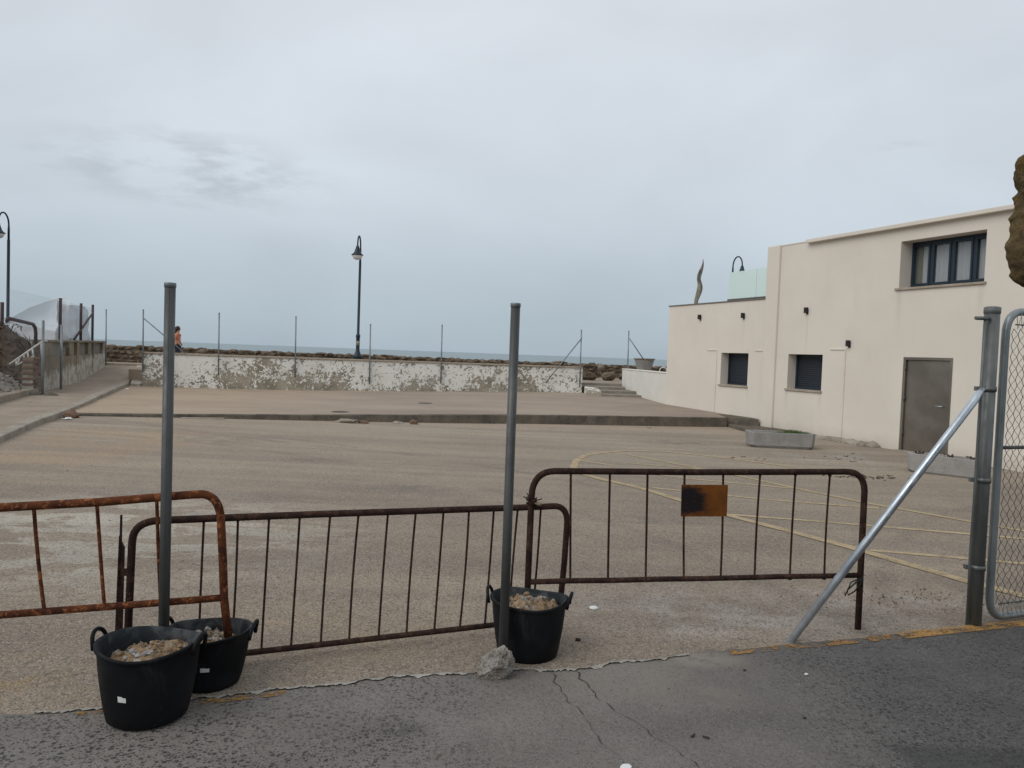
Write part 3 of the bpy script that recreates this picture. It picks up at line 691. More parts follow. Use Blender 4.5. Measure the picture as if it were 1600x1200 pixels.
m = MB(); hbox(m, 4.352, 9.02, -.24, .03, 3.362, 3.39); m.build('roof_flashing', 'roofedge', house)
def window_low(hl, shutter='shutter'):
    s0, s1, z0, z1 = hl
    f = MB()
    for a, b_, c, d in ((s0, s0 + .05, z0, z1), (s1 - .05, s1, z0, z1), (s0 + .05, s1 - .05, z0, z0 + .05), (s0 + .05, s1 - .05, z1 - .05, z1)): hbox(f, a, b_, -.34, -.26, c, d)
    fo_ = f.build('window_frame', 'navy', house)
    g_ = MB(); hbox(g_, s0 + .05, s1 - .05, -.335, -.285, z0 + .05, z1 - .05); g_.build('roller_shutter', shutter, fo_)
    c = MB(); hbox(c, s0 - .03, s1 + .05, -.26, .045, z0 - .045, z0 + .003); c.build('window_sill', 'coping', fo_, .006)
window_low(W1); window_low(W2)
# upper window: four casements with curtains behind the panes
s0, s1, z0, z1 = UW; fo_ = MB()
hbox(fo_, s0, s1, -.42, -.34, z0, z0 + .06); hbox(fo_, s0, s1, -.42, -.34, z1 - .06, z1)
nw = 4; wd = (s1 - s0) / nw
for i in range(nw + 1):
    c = s0 + i * wd; hbox(fo_, max(s0, c - .028), min(s1, c + .028), -.42, -.335, z0 + .06, z1 - .06)
fr = fo_.build('window_frame', 'navy', house)
for i in range(nw):
    a, b_ = s0 + i * wd + .030, s0 + (i + 1) * wd - .030
    c = MB()
    for p, q, u, v in ((a, a + .042, z0 + .062, z1 - .062), (b_ - .042, b_, z0 + .062, z1 - .062), (a + .042, b_ - .042, z0 + .062, z0 + .11), (a + .042, b_ - .042, z1 - .11, z1 - .062)): hbox(c, p, q, -.39, -.32, u, v)
    c.build('casement', 'navy', fr)
    g_ = MB(); hbox(g_, a + .043, b_ - .043, -.365, -.357, z0 + .112, z1 - .112); g_.build('pane', 'glass', fr)
cu = MB()
def curt(u, v): s = lerp(s0 + .02, .16 - wd * .50, u); p = H(s, -.40 + .010 * math.sin(s * 60), lerp(z0, z1, v)); return p
cu.grid(curt, 120, 1); cu.build('curtain', 'curtain', house)
cu = MB()
def curt(u, v): s = lerp(.16 - wd * .52, .10, u); p = H(s, -.415 + .012 * math.sin(s * 50), lerp(z0, z1, v)); return p
cu.grid(curt, 60, 1); cu.build('side_curtain', 'yellowcurtain', house)
rm = MB(); hbox(rm, s0 - .3, s1 + .3, -2.0, -1.9, z0 - .3, z1 + .3); rm.build('room_wall', 'black', house)
c = MB(); hbox(c, s0 - .05, s1 + .08, -.34, .045, z0 - .045, z0 + .003); c.build('window_sill', 'coping', fr, .006)
# steel door
dm = MB(); hbox(dm, DR[0] + .065, DR[1] - .065, -.09, -.035, -.2, DR[3] - .065); door = dm.build('door', 'steel', house, .004)
fm = MB(); hbox(fm, DR[0], DR[0] + .06, -.10, .012, -.5, DR[3]); hbox(fm, DR[1] - .06, DR[1], -.10, .012, -.5, DR[3]); hbox(fm, DR[0] + .061, DR[1] - .061, -.10, .011, DR[3] - .06, DR[3]); fm.build('door_frame', 'steel', door, .004)
hm = MB(); hm.tube([H(-1.06, -.03, .90), H(-1.06, .03, .90), H(-1.045, .04, .90), H(-.93, .04, .90)], .011, 8); hm.build('door_handle', 'galv', door)
for z in (.25, 1.0, 1.65): hm = MB(); hm.tube([H(-.128, .0, z - .05), H(-.128, .0, z + .05)], .014, 8); hm.build('hinge', 'galv_dark', door)
hm = MB(); hbox(hm, DR[0] - .05, DR[1] + .05, -.1, .12, -.5, -.10); hm.build('threshold', 'kerb_pale', house, .01)
# thin stucco ledges round the old filled-in openings
for (a, b_, c, d) in ((6.39, 6.42, -.1, 1.99), (6.42, 6.86, 1.965, 1.995), (1.53, 1.56, -.3, 2.055), (1.56, 2.02, 2.025, 2.055), (4.352, 4.72, 1.97, 2.0), (5.0, 5.02, 1.99, 2.0)):
    tm = MB(); hbox(tm, a, b_, -.01, .022, c, d); tm.build('render_ledge', 'stucco', house, .004)
# wall lights
def wall_light():
    t = thing('wall_light', '', 'wall light', H(7.28, 0, 2.9), 'black box lights on the house wall')
    q = MB(); hbox(q, 7.25, 7.31, .0, .02, 2.87, 2.99); q.build('back_plate', 'black', t)
    q = MB(); hbox(q, 7.24, 7.32, .02, .095, 2.90, 3.04); q.build('lamp_body', 'black', t, .006); return t
wl = wall_light(); wl['label'] = 'small black box light on the low wing nearest the sea'
base = Vector(H(7.28, 0, 2.9))
for s, z, lab in ((5.26, 2.88, 'small black box light on the low wing above its window, by the pilaster'), (2.84, 2.93, 'small black box light on the tall wall above the lower shuttered window'), (1.44, 2.11, 'small black box light lowest on the wall, left of the steel door')):
    dup(wl, Vector(H(s, 0, z)), lab)
# glass screen on the low roof
gs = thing('glass_screen', 'pale green frosted glass screen on the low roof edge', 'glass screen', H(5.1, -.1, 3.39))
for a, b_, zz in ((4.95, 6.13, 4.22), (4.36, 4.935, 4.225)):
    q = MB(); hbox(q, a, b_, -.12, -.10, 3.42, zz); q.build('glass_panel', 'frosted', gs)
q = MB(); hbox(q, 6.12, 6.14, -1.6, -.125, 3.42, 4.22); q.build('glass_panel', 'frosted', gs)
q = MB(); hbox(q, 4.352, 6.14, -.15, -.07, 3.391, 3.45); q.build('base_channel', 'channel', gs)
# wavy driftwood sculpture on the roof
def SX(px): return 6.1 + (px - 350) * .0043
prof = [(349, 28, 3.20), (348, 31, 3.55), (349, 33, 3.70), (361, 41, 3.87), (371, 50, 4.07), (368, 35, 4.23), (357, 29, 4.38), (362, 36, 4.52), (376, 32, 4.68), (387, 17, 4.85), (386, 10, 4.95), (383, 3, 5.08)]
q = MB(); q.tube([(SX(a) + .02, 26.0 + .05 * math.sin(i), z) for i, (a, b_, z) in enumerate(prof)], [b_ * .0043 / 2 for a, b_, z in prof], 12)
tag(q.build('driftwood_sculpture', 'driftwood', None, 0, 1), 'tall wavy flame-shaped driftwood piece standing on the low roof', 'sculpture')
# low landing between the terrace step and the house
q = MB(); q.poly_prism([(5.90, 20.75), (6.05, 18.75), (7.1, 18.9), (7.32, 19.2), (6.75, 20.6)], -.4, -.035)
struct(q.build('landing', 'kerb', None, .012))
q = MB(); q.poly_prism([(5.88, 20.95), (6.62, 20.45), (6.62, 20.9), (6.2, 21.9), (5.88, 21.9)], -.3, .15)
struct(q.build('landing_step', 'kerb', None, .012))
# mortar hump at the foot of the house
q = MB()
for i in range(26):
    t = i / 25; s = lerp(3.0, .5, t); q.blob(H(s, .10 + .10 * math.sin(t * 9) * t, -.11), (.16, .14 + .22 * t * (1 - t), .05 + .05 * t), 2, .3, 1.3, i)
struct(q.build('mortar_hump', 'kerb_pale'))

# ------------------------------------------------------------------ concrete planters
def trough(label, a, b_, width, z, h, taper=.03):
    a = Vector(a); b_ = Vector(b_); d = (b_ - a).normalized(); n = Vector((-d.y, d.x)); L_ = (b_ - a).length
    t = thing('planter', label, 'planter', ((a.x + b_.x) / 2, (a.y + b_.y) / 2, z))
    def P(u, v, zz): p = a + d * u + n * v; return (p.x, p.y, zz)
    def ring(i, zz): c = .07 + i; return [P(c + i, i, zz), P(L_ - c - i, i, zz), P(L_ - i, c + i, zz), P(L_ - i, width - c - i, zz), P(L_ - c - i, width - i, zz), P(c + i, width - i, zz), P(i, width - c - i, zz), P(i, c + i, zz)]
    q = MB(); rings = [ring(.05, z), ring(.01, z + .06), ring(0, z + h), ring(.05, z + h), ring(.065, z + h - .09)]
    for r_ in rings: q.v += [Vector(p) for p in r_]
    for k in range(4):
        for i in range(8): j = (i + 1) % 8; q.face((k * 8 + i, k * 8 + j, (k + 1) * 8 + j, (k + 1) * 8 + i))
    q.face(range(8)); q.build('trough', 'planter', t, .008)
    s = MB()
    def sf(u, v): return P(lerp(.07, L_ - .07, u), lerp(.07, width - .07, v), z + h - .07 + .02 * noise.noise(Vector((u * 9, v * 5, 0))))
    s.grid(sf, 20, 6); s.build('soil', 'soil', t)
    return P
P = trough('concrete planter with grass at its right end, beside the landing', (5.02, 16.0), (6.38, 15.94), .52, -.125, .33)
q = MB(); random.seed(12)
for i in range(900):
    u = random.gauss(.98, .20); 
    if not .42 < u < 1.3: continue
    v = random.uniform(.09, .43); p = Vector(P(u, v, .155)); dr = Vector((random.uniform(-.07, .07), random.uniform(-.05, .05), random.uniform(.05, .13) * (1 - abs(u - .95) * 1.2)))
    wv_ = Vector((random.uniform(-1, 1), random.uniform(-1, 1), 0)).normalized() * .009
    n0 = len(q.v); q.v += [p - wv_, p + wv_, p + dr]; q.face((n0, n0 + 1, n0 + 2))
tag(q.build('grass_tuft', 'leaf', flip=False), 'green grass tuft growing in the planter beside the landing', 'grass')
P = trough('long concrete planter standing in front of the steel door and gate post', (6.78, 13.1), (7.62, 12.28), .42, -.135, .34)
random.seed(4)
for u, lab in ((.16, 'dark dry weed at the left end of the planter by the door'), (.62, 'dark dry weed in the middle of the planter by the door'), (.98, 'dark dry weed at the right end of the planter by the door')):
    q = MB()
    for i in range(22):
        p = Vector(P(u + random.gauss(0, .03), .16 + random.gauss(0, .04), .14)); a = random.uniform(0, 6.28); h = random.uniform(.03, .10)
        q.tube([p, p + Vector((math.cos(a) * h * .5, math.sin(a) * h * .5, h))], [.006, .003], 4)
        q.blob(p + Vector((math.cos(a) * h * .5, math.sin(a) * h * .5, h)), (.016, .016, .012), 1, .3, 1, i)
    tag(q.build('dry_weed', 'soil'), lab, 'weed', 'dry weeds in the planter by the door')

# ------------------------------------------------------------------ promenade: lamps, posts, tub, hoop, person
def street_lamp():
    t = thing('street_lamp', 'dark blue promenade lamp standing behind the middle of the far wall', 'street lamp', (-7.08, 35, .62), 'hooked lamps along the promenade')
    x, y, z = t.location; ax, ay = .0, -1.0
    q = MB(); q.lathe([(.02, 0), (.17, 0), (.17, .05), (.13, .08), (.13, .42), (.16, .50), (.21, .62), (.22, .66), (.16, .74), (.11, .86), (.085, .95), (.085, 1.5), (.10, 1.55), (.10, 1.63), (.062, 1.68), (.056, 4.95), (.05, 5.0)], (x, y, z), 20)
    pole = q.build('pole', 'lampblue', t)
    q = MB(); q.lathe([(.086, 1.16), (.088, 1.16), (.088, 1.36), (.086, 1.36)], (x, y, z), 20); q.build('notice', 'kerb_pale', pole)
    pts = [(x, y, z + 4.95), (x, y, z + 5.45)]
    for i in range(13):
        a = math.pi * i / 12; r = .33; k = r - r * math.cos(a); pts.append((x + ax * k, y + ay * k, z + 5.60 + math.sin(a) * .46))
    pts.append((x + ax * .66, y + ay * .66, z + 5.50)); q = MB(); q.tube(pts, [.045] * 2 + [.034] * 14, 10); q.build('hook_arm', 'lampblue', t)
    c = (x + ax * .66, y + ay * .66, z + 5.10)
    q = MB(); q.lathe([(.03, .50), (.06, .47), (.085, .38), (.11, .30), (.14, .21), (.19, .14), (.255, .09), (.265, .06), (.24, .05), (.18, .08), (.05, .2)], c, 28); q.build('lamp_shade', 'lampblue', t)
    q = MB(); q.lathe([(.22, .06), (.218, .0), (.185, -.07), (.12, -.12), (.04, -.14), (.001, -.141)], c, 24); q.build('lamp_bowl', 'bowl', t)
    return t
sl_ = street_lamp()
dup(sl_, (-21.06, 32, .62), 'dark blue hooked lamp at the left edge above the dirt mound')
dup(sl_, (10.88, 38.8, .84), 'dark blue lamp whose hook shows above the green glass screen').rotation_euler = (0, 0, R(26))
# thin fence posts along the far wall
fp = thing('fence_post', '', 'fence post', (-10.12, 26.44, .55), 'thin galvanised posts along the far wall')
q = MB(); q.tube([(-10.12, 26.44, .55), (-10.14, 26.44, 2.68)], .024, 10); q.build('post', 'galv_far', fp)
q = MB(); q.tube([(-10.14, 26.44, 2.68), (-10.14, 26.44, 2.70)], .028, 10); q.build('cap', 'galv_far', fp)
for z in (.75, 1.08): q = MB(); q.box(-10.16, -10.08, 26.44, 26.57, z, z + .03); q.build('bracket', 'galv_far', fp)
fp['label'] = 'thin post on the far wall, first to the right of the person'
posts = {}
for x, y, z, lab in ((-7.61, 26.90, .54, 'thin post on the far wall, first to the left of the promenade lamp'), (-5.10, 27.45, .38, 'thin post on the far wall, right beside the promenade lamp'), (-2.60, 28.03, .47, 'thin post on the far wall, between the promenade lamp and thick bare post')):
    dup(fp, (x, y, z), lab)
def braced(x, y, z, foot, lab, tall=2.12, bz=None, lean=0):
    t = dup(fp, (x, y, z), lab)
    t.children[0]
    q = MB(); q.tube([Vector((x + .01, y - .02, z + 1.85)), Vector(foot)], .021, 8); q.build('brace', 'galv_far', t); return t
braced(-12.68, 26.34, .56, (-11.3, 26.45, 1.27), 'thin braced post at the left end of the far wall')
braced(2.56, 28.98, .50, (1.26, 28.75, .62), 'thin post with diagonal brace at the right end of the far wall')
braced(4.55, 30.36, .58, (5.2, 30.6, 1.62), 'thin braced post standing at the left end of the white wall')
dup(fp, (-15.89, 30.0, .66), 'thin post at the end of the left wall beside the ramp')
# tub planter
t = thing('tub_planter', 'big pale grey tapered tub behind the white wall', 'planter', (5.3, 31, .62))
q = MB(); q.lathe([(.16, .0), (.22, .0), (.25, .45), (.40, 1.0), (.41, 1.04), (.38, 1.04), (.36, .98), (.0, .96)], (5.3, 31, .62), 24); q.build('tub', 'planter', t)
q = MB(); q.lathe([(.405, 1.0), (.43, 1.0), (.43, 1.05), (.405, 1.05)], (5.3, 31, .62), 24); q.build('rim', 'kerb_pale', t)
q = MB(); q.tube([(5.86, 30.6, .6)] + [(6.0 - .14 * math.cos(a), 30.6, 1.2 + .13 * math.sin(a)) for a in [i * math.pi / 10 for i in range(11)]] + [(6.14, 30.6, .6)], .022, 8)
tag(q.build('metal_hoop', 'whitepaint'), 'small pale metal hoop between the tub and the house corner', 'hoop')

def skin(name, verts, edges, radii, mat, parent, sub=2):
    org = parent.location
    me = bpy.data.meshes.new(name); me.from_pydata([Vector(v) - org for v in verts], edges, [])
    me.materials.append(M[mat]); o = bpy.data.objects.new(name, me); sc.collection.objects.link(o); o.parent = parent
    o.modifiers.new('skin', 'SKIN').use_smooth_shade = True
    for i, r in enumerate(radii): me.skin_vertices[0].data[i].radius = (r, r) if not isinstance(r, tuple) else r
    me.skin_vertices[0].data[0].use_root = True
    s = o.modifiers.new('subd', 'SUBSURF'); s.levels = s.render_levels = sub
    return o
px_, py_ = -14.42, 33.0; pz = .62
pr = thing('person', 'person in an orange top and dark trousers walking on the promenade', 'person', (px_, py_, pz))
def Q(x, y, z): return (px_ + x, py_ + y, pz + z)
bv = [Q(0, 0, .90), Q(0, 0, 1.08), Q(0, .0, 1.28), Q(.01, 0, 1.38), Q(.015, 0, 1.44), Q(.03, 0, 1.53), Q(.03, 0, 1.62),
      Q(.01, -.16, 1.34), Q(-.02, -.20, 1.10), Q(.14, -.18, .98), Q(.01, .16, 1.34), Q(-.02, .21, 1.10), Q(.08, .20, .93),
      Q(.0, -.09, .86), Q(.12, -.09, .48), Q(.10, -.09, .08), Q(.22, -.10, .03), Q(.0, .09, .86), Q(-.06, .09, .48), Q(-.20, .09, .12), Q(-.10, .09, .03),
      Q(.20, -.17, .93), Q(.13, .20, .88)]
be = [(0, 1), (1, 2), (2, 3), (3, 4), (4, 5), (5, 6), (3, 7), (7, 8), (8, 9), (3, 10), (10, 11), (11, 12), (0, 13), (13, 14), (14, 15), (15, 16), (0, 17), (17, 18), (18, 19), (19, 20), (9, 21), (12, 22)]
br = [.125, .11, .125, .07, .045, .085, .075, .05, .04, .032, .05, .04, .032, .085, .055, .04, .03, .085, .055, .04, .03, .03, .03]
skin('body', bv, be, br, 'skin', pr)
skin('top', [Q(0, 0, .98), Q(0, 0, 1.10), Q(0, 0, 1.28), Q(.01, 0, 1.37), Q(.01, -.16, 1.33), Q(-.01, -.19, 1.15), Q(.01, .16, 1.33), Q(-.01, .20, 1.16)], [(0, 1), (1, 2), (2, 3), (3, 4), (4, 5), (3, 6), (6, 7)], [.145, .13, .15, .085, .066, .058, .066, .058], 'orange_cloth', pr)
skin('trousers', [Q(0, 0, .95), Q(0, -.085, .84), Q(.12, -.09, .48), Q(.10, -.09, .12), Q(0, .085, .84), Q(-.06, .09, .48), Q(-.20, .09, .15)], [(0, 1), (1, 2), (2, 3), (0, 4), (4, 5), (5, 6)], [.155, .11, .075, .055, .11, .075, .055], 'navy_cloth', pr)
q = MB(); q.blob(Q(-.01, 0, 1.585), (.115, .10, .12), 3, .08, 2, 3); q.blob(Q(-.10, 0, 1.47), (.06, .05, .12), 2, .1, 2, 4); q.build('hair', 'hair', pr)
q = MB(); q.blob(Q(.125, 0, 1.565), (.018, .014, .02), 1, 0, 1, 1); q.build('nose', 'skin', pr)

# ------------------------------------------------------------------ left side: old wall, rubble, fence, sheet
root = thing('old_wall', 'weathered brown wall with pilasters and grey panels beside the path', 'wall', (-14.3, 25.6, .05))
a, b_ = Vector(LW[2]), Vector(LW[4]); Ld = (b_ - a).length; d = (b_ - a).normalized(); nn = Vector((d.y, -d.x))   # towards the path
if nn.x < 0: nn = -nn
def Wp(s, o, z): p = a + d * s + nn * o; return (p.x, p.y, z)
def wbox(m, s0, s1, o0, o1, z0, z1):
    m.hexa([Wp(s0, o0, z0), Wp(s1, o0, z0), Wp(s1, o1, z0), Wp(s0, o1, z0), Wp(s0, o0, z1), Wp(s1, o0, z1), Wp(s1, o1, z1), Wp(s0, o1, z1)])
q = MB(); wbox(q, 0, Ld, -.30, 0, -.3, 1.08); q.build('lower_wall', 'oldwall', root, .01)
q = MB(); wbox(q, 0, Ld, -.28, -.10, 1.081, 1.50); q.build('recess_panel', 'panel', root)
piers = [(0, 2.2), (3.7, 4.9), (6.6, 7.9), (9.2, Ld)]
for s0_, s1_ in ((0, 1.0), (3.35, 4.05), (4.35, 4.7), (6.5, 7.1), (7.3, 7.5), (9.5, Ld)):
    q = MB(); wbox(q, s0_, s1_, -.29, .04 if s1_ - s0_ < .5 else .0, 1.082 if s1_ - s0_ > .5 else .5, 1.50); q.build('pilaster', 'oldwall', root, .01)
q = MB(); wbox(q, -.02, Ld + .02, -.33, .03, 1.502, 1.575); q.build('coping', 'oldwall', root, .015)
# broken brick pier at its near end
t = thing('brick_pier', 'broken red brick pier at the near end of the old wall', 'brick pier', (-12.6, 20.7, .05))
q = MB(); random.seed(5)
for r_ in range(14):
    z = .05 + r_ * .075
    for c_ in range(3):
        s = -.95 + c_ * .30 + (.15 if r_ % 2 else 0); wbox(q, s, s + .285, -.30 + random.uniform(-.02, .02), -.03 + random.uniform(-.025, .03), z, z + .066)
q.build('bricks', 'brick', t, .006)
q = MB(); wbox(q, -.93, .0, -.28, -.055, 0, 1.08); q.build('mortar_core', 'oldwall', t)
# low rendered wall holding the rubble
q = MB(); q.obox((-8.6, 9), (-12.75, 20.7), .22, -.1, .27, .13); tag(q.build('low_wall', 'lowrender', None, .02), 'low stained wall holding back the grey rubble heap', 'wall')
# rubble heap and dirt mound
def hh(x, y):
    return 0
q = MB()
def heap(u, v):
    x = lerp(-17.2, -10.6, u); y = lerp(14.5, 21.6, v); c = -11.7 - .36 * (y - 17.8) - .3
    e = sst(c - x, -.1, 1.6)
    z = .2 + .95 * e * sst(y, 14.5, 16) * (1 - .45 * sst(y, 19.5, 21.4)) + .12 * noise.fractal(Vector((x, y, 0)) * 1.6, 1, 2, 5) * e
    return (min(x, c + .05), y, z)
q.grid(heap, 70, 70); tag(q.build('rubble_heap', 'heap'), 'heap of grey broken rubble behind the low wall at left', 'rubble', None, 'stuff')
q = MB(); random.seed(21)
for i in range(900):
    u, v = random.random(), random.random(); p = Vector(heap(u, v)); r_ = random.uniform(.03, .13)
    q.cur = 1 if random.random() < .12 else 0; q.stone(p, (r_, r_ * random.uniform(.6, 1), r_ * random.uniform(.4, .8)), i, 1, .1, random.uniform(0, 3))
tag(q.build('rubble_stones', ('heap', 'brick')), 'loose broken stones scattered over the grey heap', 'rubble', None, 'stuff')
q = MB()
def mound(u, v):
    x = lerp(-32, -12.9, u); y = lerp(20.8, 31.2, v); c = -12.93 - .36 * (y - 21.16) - .35
    e = sst(c - x, -.2, 2.2)
    z = .15 + 1.45 * sst(y, 20.6, 23.0) * (.55 + .45 * e) + .30 * sst(-x, 14.5, 18) * sst(y, 21, 24) + .20 * noise.fractal(Vector((x, y, 3)) * 1.4, .8, 2, 6)
    return (min(x, c), y, min(z, 1.45 if x > -14 - .36 * (y - 21) else 9))
q.grid(mound, 80, 60); struct(q.build('dirt_mound', 'soil'))
q = MB(); random.seed(31)
for i in range(900):
    u, v = random.random(), random.random() ** 1.6; p = Vector(mound(u * .95, v * .7)); a1 = random.uniform(0, 6.28); h = random.uniform(.12, .55)
    p1 = p + Vector((math.cos(a1) * h * .6, math.sin(a1) * h * .6, h * .45)); p2 = p1 + Vector((random.uniform(-.2, .2), random.uniform(-.2, .2), random.uniform(-.05, .22)))
    q.tube([p, p1, p2], [.022, .015, .006], 4, False)
    for k in range(4):
        c = p.lerp(p1, random.random()) + Vector((random.uniform(-.1, .1), random.uniform(-.1, .1), random.uniform(0, .08))); s1_ = .05
        e1 = Vector((random.uniform(-1, 1), random.uniform(-1, 1), random.uniform(-1, 1))).normalized() * s1_; e2 = Vector((random.uniform(-1, 1), random.uniform(-1, 1), random.uniform(-1, 1))).normalized() * s1_
        n0 = len(q.v); q.v += [c - e1, c + e2, c + e1]; q.face((n0, n0 + 1, n0 + 2))
tag(q.build('dry_brush', 'twig', flip=False), 'dark dry brush covering the dirt mound at the left', 'brush', None, 'stuff')
# white stair railing
t = thing('stair_railing', 'white metal stair railing slanting down into the dirt at left', 'railing', (-13.6, 21.0, .6))
Yr = 20.9
def RP(px, py): # railing lies in one upright plane across the view
    return ((px - 800) / 1200 * Yr * 1.0 - .0, Yr, 1.65 - (py - (553 + .0364 * (px - 800))) * Yr / 1200)
q = MB(); q.tube([RP(14, 569), RP(67, 532), RP(72, 533)], .028, 8); q.build('rail', 'whitepaint', t)
q = MB(); q.tube([RP(24, 571), RP(52, 556)], .02, 8); q.build('rail', 'whitepaint', t)
for (x0_, y0_, x1_, y1_) in ((24, 563, 25, 571), (30, 558, 26, 570), (36, 553, 37, 564), (42, 549, 43, 561), (49, 544, 51, 557), (63, 534, 64, 556)):
    q = MB(); q.tube([RP(x0_, y0_), RP(x1_, y1_)], .022, 6); q.build('baluster', 'whitepaint', t)
# fence on top of the old wall: brown posts, brace, wire, and a sheet blown against it
fr_ = thing('wire_fence', 'wire fence with brown posts on top of the old wall', 'fence', Wp(3, -.15, 1.57))
sB = [(2.75, 2.86), (5.95, 2.86), (8.15, 2.92)]
for s, z in sB:
    q = MB(); q.tube([Wp(s, -.15, 1.5), Wp(s, -.15, z)], .045, 8); q.build('post', 'brownpost', fr_)
q = MB(); q.tube([Wp(8.1, -.13, 2.62), Wp(4.75, -.13, 1.6)], .035, 8); q.build('brace', 'brownpost', fr_)
q = MB(); q.tube([Wp(-3.1, -.1, 2.0), Wp(-3.0, -.1, 2.06), Wp(-.75, -.1, 1.98), Wp(-.5, -.1, 1.90), Wp(-.42, -.1, 1.75), Wp(-.42, -.1, 1.45)], .045, 8); q.build('bent_pipe', 'brownpost', fr_)
q = MB()
def chain(q, Pf, s0_, s1_, z0_, z1_, step, r_, seg=3):
    hgt = z1_ - z0_; s = s0_ - hgt
    while s < s1_:
        for sg in (1, -1):
            # strand rising at 45 degrees, clipped to the panel
            pts_ = []
            ua, ub = (s, s + hgt) if sg == 1 else (s + hgt, s)
            t0, t1 = 0.0, 1.0
            if ub != ua:
                for lim, side in ((s0_, 0), (s1_, 1)):
                    tt = (lim - ua) / (ub - ua)
                    if (sg == 1 and side == 0) or (sg == -1 and side == 1): t0 = max(t0, tt)
                    else: t1 = min(t1, tt)
            if t1 - t0 > .02:
                q.tube([Pf(ua + (ub - ua) * t0, z0_ + hgt * t0), Pf(ua + (ub - ua) * t1, z0_ + hgt * t1)], r_, seg, False)
        s += step
chain(q, lambda s, z: Wp(s, -.12, z), -3.0, 8.15, 1.58, 2.78, .09, .0007)
q.build('wire_mesh', 'galv_far', fr_)
# windblown sheet
q = MB()
def shf(u, v):
    s = lerp(2.6, 8.1, u); zt = lerp(2.80, 2.72, u) - .10 * math.sin(u * math.pi * 2) * .5; z = lerp(1.55, zt, v)
    return Wp(s, -.26 + .05 * math.sin(u * 15 + v * 2) + .07 * noise.noise(Vector((u * 5, v * 4, 0))), z)
q.grid(shf, 60, 24)
sh = tag(q.build('plastic_sheet', 'sheet'), 'grey-white plastic sheet stretched behind the brown posts of the fence', 'plastic sheet')
q = MB()
def ipl(t, pts):
    for (a, za), (b_, zb) in zip(pts, pts[1:]):
        if t <= b_: return lerp(za, zb, max(0, (t - a) / (b_ - a)))
    return pts[-1][1]
def shg(u, v):
    zt = ipl(u, [(0, 2.12), (.35, 2.57), (.62, 2.78), (.82, 2.88), (1, 2.90)]); zb = ipl(u, [(0, 2.02), (.12, 1.75), (.3, 1.35), (1, 1.35)])
    bul = math.sin(math.pi * u) * math.sin(math.pi * v * .9)
    return (lerp(-16.95, -13.86, u) - .1 * bul + .04 * noise.noise(Vector((u * 6, v * 5, 0))), lerp(25.6, 23.95, u) + .55 * bul, lerp(zb, zt, v))
q.grid(shg, 60, 24)
q.tube([tuple(Vector(shg(i / 40, 1))) for i in range(41)], .012, 6)
tag(q.build('plastic_sheet', 'sheet_clear'), 'thin clear plastic sheet bulging in the wind left of the brown posts', 'plastic sheet')
# galvanised posts standing on the path with wire between them
gf = thing('mesh_fence', 'faint wire mesh fence on galvanised posts in front of the old wall', 'fence', (-12.7, 20.2, .08))
for x, y, z0_, z1_ in ((-12.30, 20.10, .08, 2.08), (-13.05, 22.2, .08, 2.02)):
    q = MB(); q.tube([(x, y, z0_), (x, y, z1_)], .034, 10); q.build('post', 'galv_far', gf)
q = MB(); fa, fb = Vector((-10.9, 16.4)), Vector((-13.05, 22.2)); fl = (fb - fa).length
chain(q, lambda s, z: (*(fa.lerp(fb, s / fl)), z), 0, fl, .2, 2.0, .09, .0007); q.build('wire_mesh', 'galv_far', gf)
q = MB(); q.tube([(-20.9, 31.4, 1.2), (-20.9, 31.4, 3.0)], .07, 8); tag(q.build('dark_post', 'brownpost'), 'short dark post beside the left promenade lamp', 'post')
for k, (x, y, r_, lab) in enumerate(((-12.42, 19.9, (.26, .16, .09), 'flat concrete block left of the near galvanised post foot'), (-12.02, 20.0, (.2, .15, .09), 'concrete block right of the near galvanised post foot'))):
    q = MB(); q.stone((x, y, .14), r_, k + 40, 3, .05); tag(q.build('concrete_block', 'kerb'), lab, 'concrete block')

# ------------------------------------------------------------------ debris along the step
def zz_(x, y): return zlot(x, y)
for k, (x, y, r_, mt, nm, lab, cat) in enumerate((
    (-3.78, 17.72, (.26, .12, .055), 'kerb_pale', 'concrete_chunk', 'pale broken slab lying at the step below the drain cover', 'rubble'),
    (-3.42, 17.80, (.13, .10, .045), 'brick', 'brick_piece', 'reddish brick fragment just right of the pale broken slab', 'brick'),
    (-2.66, 18.1, (.12, .08, .04), 'kerb_pale', 'concrete_chunk', 'small pale chunk at the step, first left of the thick bare post', 'rubble'),
    (-2.30, 18.2, (.11, .08, .06), 'brick', 'brick_piece', 'brown brick piece at the step beside the small pale chunk', 'brick'),
    (-9.1, 15.85, (.16, .13, .10), 'brick', 'brick_piece', 'dark red brick piece at the corner of the path kerb', 'brick'),
    (-8.95, 15.5, (.11, .07, .03), 'sticker', 'paper_scrap', 'white scrap of litter beside the brick piece at the path kerb', 'litter'),
    (-12.35, 24.6, (.07, .05, .025), 'sticker', 'paper_scrap', 'small white scrap lying far back by the path kerb', 'litter'),
    (-7.9, 11.5, (.16, .10, .05), 'brick', 'dirt_clod', 'brown clod of dirt against the path kerb at the left edge', 'dirt'),
    (3.55, 19.6, (.05, .04, .03), 'kerb_pale', 'pebble', 'small pale stone on the asphalt below the step at right', 'stone'))):
    q = MB(); q.blob((x, y, zz_(x, y) + r_[2] * .6 + (.07 if nm == 'paper_scrap' and y > 20 else 0)), r_, 2, .35, 1.2, k + 60, False); tag(q.build(nm, mt), lab, cat)
q = MB(); q.obox((-7.2, 16.72), (-6.35, 16.98), .13, -.045, .0); tag(q.build('plank', 'coping', None, .006), 'short wooden plank lying at the foot of the step', 'plank')
